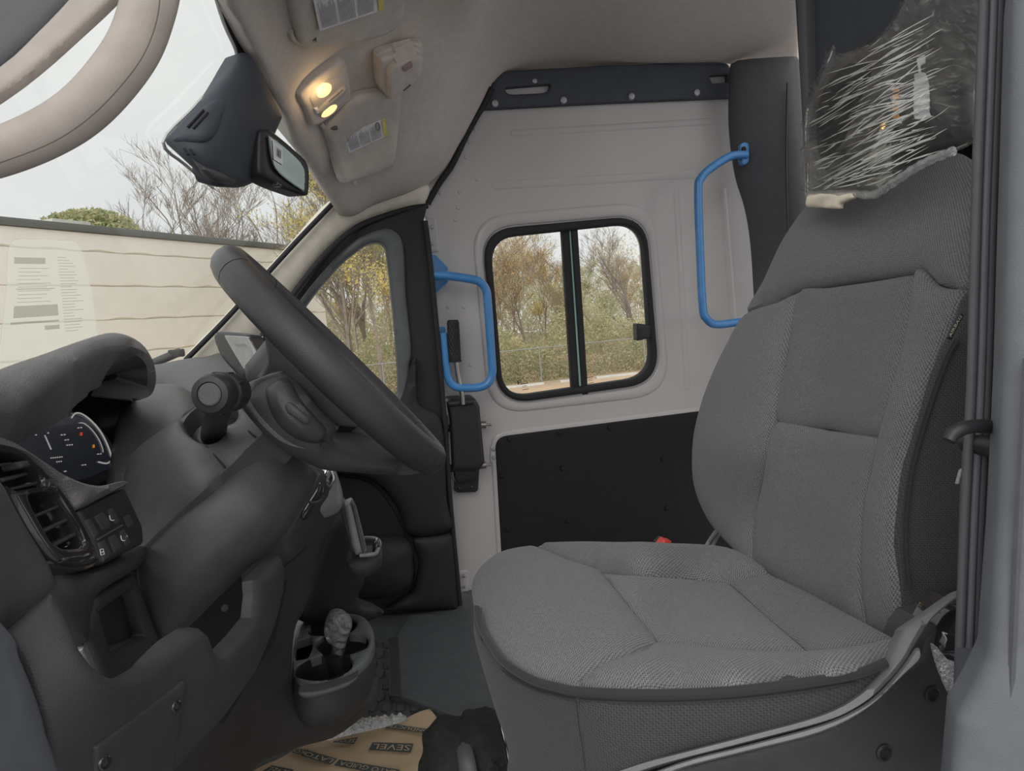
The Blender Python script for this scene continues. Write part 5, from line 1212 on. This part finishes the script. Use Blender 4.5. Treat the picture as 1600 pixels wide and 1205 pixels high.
# map lamp
lp_ = thing('map_lamp', 'lit twin map lamp in a beige bezel on the headliner', 'lamp', at(HL, 505, 145))
panel('bezel', cr([(466, 152), (469, 141), (485, 124), (510, 105), (529, 93), (538, 95), (542, 110), (547, 148), (540, 160), (510, 185), (490, 196), (484, 192), (476, 170)], 3), hang(.018), M['liner2'], lp_, .008, .010, .015, 6)
panel('lamp_body', cr([(481, 152), (492, 138), (512, 122), (538, 119), (544, 135), (545, 148), (530, 165), (508, 182), (498, 182), (488, 168)], 3), hang(.026), M['liner2'], lp_, .006, .008, .008, 5)
for c in [(506, 141, 14, 9, -.75), (514, 173, 15, 6, -.65)]:
    panel('lens', ell(*c), hang(.033), M['lamp'], lp_, .003, .005, .004, 5)
lb_ = panel('switch_bar', cr([(495, 174), (505, 162), (525, 144), (537, 134), (541, 139), (530, 152), (512, 167), (500, 176)], 3), hang(.036), M['visor'], lp_, .006, .006, .006, 5)
for k in range(9):
    t = k/8; p = (515+t*20, 160-t*17); panel('switch_notch', [(p[0]-1, p[1]-1.5), (p[0]+.6, p[1]-2.5), (p[0]+1.4, p[1]+1), (p[0]-.2, p[1]+2)], hang(.043), M['print'], lb_, 0, thick=.001, step=5)
panel('lamp_lever', rr([(491, 170), (496, 167), (498, 177), (494, 178)], 1.5), hang(.036), M['paper'], lp_, .004, .004, .006, 4)
pl = bpy.data.lights.new('map_lamp_glow', 'POINT'); pl.energy = .07; pl.color = (1, .66, .3); pl.shadow_soft_size = .01
po = bpy.data.objects.new('map_lamp_glow', pl); COL.objects.link(po); po.parent = lp_; po.location = at(hang(.075), 508, 152)-ORG[lp_]
# sensor box behind it
ob = thing('overhead_sensor_box', 'beige wedge-shaped sensor box with a mauve button on the headliner', 'sensor box', at(HL, 630, 110))
panel('base_plate', cr([(589, 88), (594, 80), (620, 72), (652, 65), (660, 70), (660, 95), (656, 120), (640, 135), (612, 150), (594, 140), (590, 115)], 3), hang(.02), M['liner2'], ob, .006, .008, .015, 6)
panel('side_wedge', rr([(593, 90), (650, 72), (658, 78), (658, 86), (612, 110), (609, 157), (594, 136)], 4), hang(.035), M['liner2'], ob, .006, .008, .02, 6)
fc = panel('face', rr([(607, 112), (616, 100), (655, 84), (659, 90), (656, 117), (640, 137), (609, 157)], 5), hang(.055), M['liner2'], ob, .005, .006, .03, 6)
panel('button', rr([(629, 104), (643, 95), (645, 100), (644, 105), (632, 112), (629, 109)], 3), hang(.062), M['mauve'], ob, .003, .003, .004, 3)
panel('slot', rr([(629, 141), (641, 131), (643, 133), (631, 143)], 1), hang(.060), M['print'], ob, .001, .002, .004, 3)

# mirror housing and mirror
mh = thing('mirror_sensor_housing', 'black sensor housing at the top of the windscreen behind the mirror', 'sensor housing', P(360, 290, 1.38))
MH = Dp([(371, 81, 1.37), (256, 221, 1.28), (334, 292, 1.30), (395, 283, 1.42), (435, 180, 1.50), (350, 180, 1.30), (320, 230, 1.27)])
hs = panel('housing_shell', rr([(376, 80), (355, 111), (257, 222), (334, 292), (372, 294), (396, 284), (401, 262), (420, 220), (437, 182), (415, 137), (390, 92)], 6), MH, M['strip'], mh, .02, .03, .03, 8)
panel('housing_bulge', cr([(352, 150), (320, 165), (295, 196), (270, 220), (300, 224), (325, 222), (340, 205), (348, 185), (360, 165)], 4), lambda a, b: MH(a, b)-.018, M['strip'], hs, .008, .015, .01, 6)
panel('housing_chin', cr([(300, 248), (325, 262), (360, 266), (394, 268), (394, 280), (378, 288), (345, 288), (322, 275)], 4), lambda a, b: MH(a, b)-.016, M['plastic'], hs, .010, .014, .01, 6)
for q in [[(291, 198), (317, 170), (320, 172), (294, 200)], [(300, 200), (324, 174), (327, 177), (303, 202)], [(285, 232), (289, 231), (296, 242), (292, 243)], [(294, 233), (298, 232), (306, 242), (302, 243)]]:
    panel('housing_slot', q, lambda a, b: MH(a, b)-.0275, M['deep'], hs, .0008, .002, .002, 4)
tube('housing_seam', [at(lambda a, b: MH(a, b)-.021, *p) for p in [(415, 145), (398, 175), (388, 215), (384, 255), (390, 272)]], .002, M['black'], hs, 6)
mr = thing('rear_view_mirror', 'black rear-view mirror with a barcode sticker on its glass', 'mirror', P(440, 300, 1.42))
MR = Dp([(405, 206, 1.36), (478, 262, 1.46), (478, 304, 1.46), (408, 272, 1.36)])
panel('mirror_shell', cr([(403, 208), (410, 203), (422, 205), (455, 232), (479, 258), (480, 300), (474, 306), (462, 303), (430, 291), (412, 281), (402, 270), (401, 240)], 4), MR, M['black'], mr, .008, .010, .03, 5)
mgl = panel('mirror_glass', cr([(420, 216), (425, 214), (455, 238), (476, 263), (477, 296), (472, 298), (440, 275), (426, 256)], 3), lambda a, b: MR(a, b)-.020, M['mirror'], mr, .001, .003, .002, 6)
stc = panel('barcode_sticker', rr([(426, 219), (442, 232), (442, 258), (428, 249)], 1), lambda a, b: MR(a, b)-.024, M['paper'], mgl, 0, thick=.0005, step=8)
V, F = bars([(u, .15, u+w_, .85) for u, w_ in ((.25, .08), (.37, .04), (.45, .1), (.6, .05), (.7, .1))]+[(.1, .9, .9, .93)], quadmap([(430, 244), (441, 252), (441, 236), (430, 227)], lambda a, b: MR(a, b)-.024, .002)); link('barcode', V, F, M['ink'], stc, flat=True)
panel('mirror_toggle', rr([(432, 284), (440, 287), (440, 293), (433, 291)], 2), lambda a, b: MR(a, b)-.022, M['gloss'], mr, .003, .004, .01, 3)
tube('mirror_arm', [P(396, 275, 1.43), P(400, 255, 1.44), P(408, 240, 1.43)], .012, M['black'], mr, 10)

# near A-pillar with its grab handle
gh = thing('pillar_grab_handle', 'beige grab handle curving down from the near windscreen pillar', 'grab handle', P(0, 280, .52))
ghp = [(262, -90), (243, -40), (232, 10), (212, 68), (176, 122), (128, 172), (72, 208), (0, 238), (-90, 262)]
GY = [.57, .56, .55, .54, .53, .52, .51, .505, .50]
pts3 = [P(a, b, c) for (a, b), c in zip(ghp, GY)]
V = []; F = []; pth = [Vector(p) for p in cr([tuple(p) for p in pts3], 6, False)]
fr_ = frames(pth); vw = [(Vector(CAM)-p).normalized() for p in pth]; mseg = 20
for i, p in enumerate(pth):
    T = (pth[min(i+1, len(pth)-1)]-pth[max(i-1, 0)]).normalized(); a_ = T.cross(vw[i]).normalized(); b_ = a_.cross(T)
    for k in range(mseg):
        t = 2*math.pi*k/mseg; rw = .0185-.0052*i/(len(pth)-1); V.append(tuple(p+a_*(rw*math.cos(t))+b_*(rw*.75*math.sin(t))))
for i in range(len(pth)-1):
    for k in range(mseg): F.append((i*mseg+k, i*mseg+(k+1) % mseg, (i+1)*mseg+(k+1) % mseg, (i+1)*mseg+k))
F.append(tuple(range(mseg))[::-1]); F.append(tuple((len(pth)-1)*mseg+k for k in range(mseg)))
M['handle'] = mat('warm_beige_handle', (.41, .36, .32), .5, bump=.1, bs=900)
M['seamb'] = mat('brown_mould_line', (.16, .125, .10), .7)
gb = link('handle_bar', V, F, M['handle'], gh, 60)
tube('mould_seam', [P(a, b, c) for a, b, c in [(252, -60, .535), (247, 20, .533), (226, 82, .524), (188, 135, .514), (138, 185, .504), (80, 223, .495), (0, 254, .488), (-60, 270, .484)]], .0005, M['seamb'], gb, 5)
panel('handle_root', cr([(-120, 215), (-60, 185), (0, 148), (60, 103), (120, 50), (178, -4), (240, -70), (180, -90), (120, -8), (60, 56), (0, 110), (-120, 180)], 3), [(-120, 200, .50), (0, 130, .53), (178, -10, .56), (120, 0, .57)], M['handle'], gh, .004, .005, .005, 7)
nap = panel('trim_9', [(-520, 598), (-200, 299), (0, 112), (60, 58), (124, -4), (330, -200), (180, -330), (-200, 20), (-700, 450)], [(0, 110, .58), (120, 0, .60), (0, 0, .60)], M['pillard'], None, .006, .02, .006, 20)
nap['kind'] = 'structure'
# grey textured kick panel at the near lower corner
kp = panel('trim_10', cr([(-120, 900), (0, 985), (20, 1030), (45, 1090), (62, 1150), (72, 1240), (-120, 1240)], 3), [(0, 1000, .50), (70, 1205, .50), (-100, 1200, .42)], M['pillar'], None, .012, .02, .03, 12)
kp['kind'] = 'structure'

# ================================================================== FAR SIDE FITTINGS
def wp(px, py, off): return at(wall(off), px, py)
h1_ = thing('blue_grab_loop', 'blue looped grab handle on the leading edge of the sliding door', 'grab handle', wp(700, 610, .05))
panel('mounting_plate', rr([(669, 397), (681, 399), (700, 418), (700, 441), (681, 458), (674, 457)], 2), wall(.05), M['blue'], h1_, .003, .004, .05, 6)
panel('mounting_plate', rr([(681, 512), (696, 511), (698, 545), (685, 547)], 2), wall(.06), M['blue'], h1_, .003, .004, .06, 6)
tube('tube_loop', [wp(*p, .11) for p in [(676, 429), (700, 431), (735, 436), (750, 441), (759, 453), (762, 475), (768, 560), (769, 582), (764, 597), (750, 605), (722, 606), (708, 602), (700, 590), (696, 565), (692, 520)]], .0128, M['blue'], h1_, 16, 6)
h2_ = thing('blue_grab_rail', 'blue vertical grab rail on the far door pillar behind the sliding window', 'grab rail', wp(1100, 508, .1))
panel('mounting_plate', rr([(1156, 226), (1162, 222), (1170, 224), (1170, 254), (1163, 259), (1156, 256)], 5), 2.13, M['blue'], h2_, .004, .005, .01, 5)
rivet('bolt', lambda a, b: np.full(np.shape(a), 2.12), 1162, 233, .008, M['rubber'], h2_)
Yr = [2.11, 2.10, 2.09, 2.09, 2.09, 2.09, 2.09, 2.09, 2.10, 2.11, 2.14]
tube('rail', [P(a, b, c) for (a, b), c in zip([(1166, 242), (1142, 244), (1112, 262), (1095, 279), (1091, 300), (1094, 400), (1098, 480), (1104, 498), (1118, 507), (1150, 504), (1200, 497)], Yr)], .0125, M['blue'], h2_, 16, 6)

lv = thing('door_release_lever', 'black release lever with knurled grip in a black housing on the sliding door', 'lever', wp(727, 770, .03))
LVo = wall(.085)
panel('housing', rr([(697, 627), (703, 624), (742, 622), (749, 634), (757, 722), (749, 735), (706, 735), (702, 655)], 4), LVo, M['black'], lv, .010, .012, .08, 6)
panel('housing_cap', rr([(698, 628), (740, 624), (740, 632), (700, 636)], 3), wall(.1), M['black'], lv, .006, .006, .02, 5)
panel('lower_flange', rr([(708, 736), (749, 733), (747, 766), (743, 769), (714, 770), (709, 766)], 3), wall(.03), M['black'], lv, .004, .005, .03, 6)
panel('neck', rr([(707, 732), (751, 730), (744, 745), (741, 752), (712, 755), (708, 745)], 3), wall(.055), M['black'], lv, .008, .01, .05, 6)
for px, py in ((718, 763), (737, 761)): rivet('bolt', wall(.034), px, py, .005, M['gloss'], lv)
for py in (664, 727):
    c = wp(700, py+5, .05); lathe('pivot_boss', c, (-1, 0, .08), [(.013, -.02), (.013, .014), (.011, .018), (.0001, .018)], M['black'], lv, 16)
    c2 = wp(756, py, .05); lathe('pivot_pin', c2, (1, 0, -.08), [(.012, -.01), (.012, .006), (.004, .007), (.004, .024), (.0001, .026)], M['steel'], lv, 12)
tube('lever_shaft', [wp(*p, .11) for p in [(712, 560), (716, 590), (721, 612), (723, 632)]], .0082, M['steel'], lv, 10)
g0, g1 = wp(711, 564, .112), wp(707.5, 500, .112)
ax_ = (g1-g0); Lg = ax_.length
gr = lathe('grip', g0, ax_, [(.020, -.003), (.020, .002), (.0175, .004), (.0172, Lg*.5), (.0172, Lg-.004), (.0150, Lg), (.0001, Lg)], M['rubber'], lv, 20)
an = ax_.normalized(); u = an.orthogonal().normalized(); v = an.cross(u); hv = []
for s in (1, -1):
    for k in range(12):
        pts = []
        for q in range(9):
            a = s*q*.35+k*math.pi/6; pts.append(g0+an*(.008+(Lg-.016)*q/8)+(u*math.cos(a)+v*math.sin(a))*.0176)
        hv.append(tube_vf(pts, .0011, 4))
V, F = merge(hv); setp(link('knurling', V, F, M['black'], gr), kind='stuff')
panel('lever_bracket', rr([(688, 650), (700, 648), (712, 740), (700, 742)], 3), wall(.02), M['white'], lv, .003, .004, .02, 6)
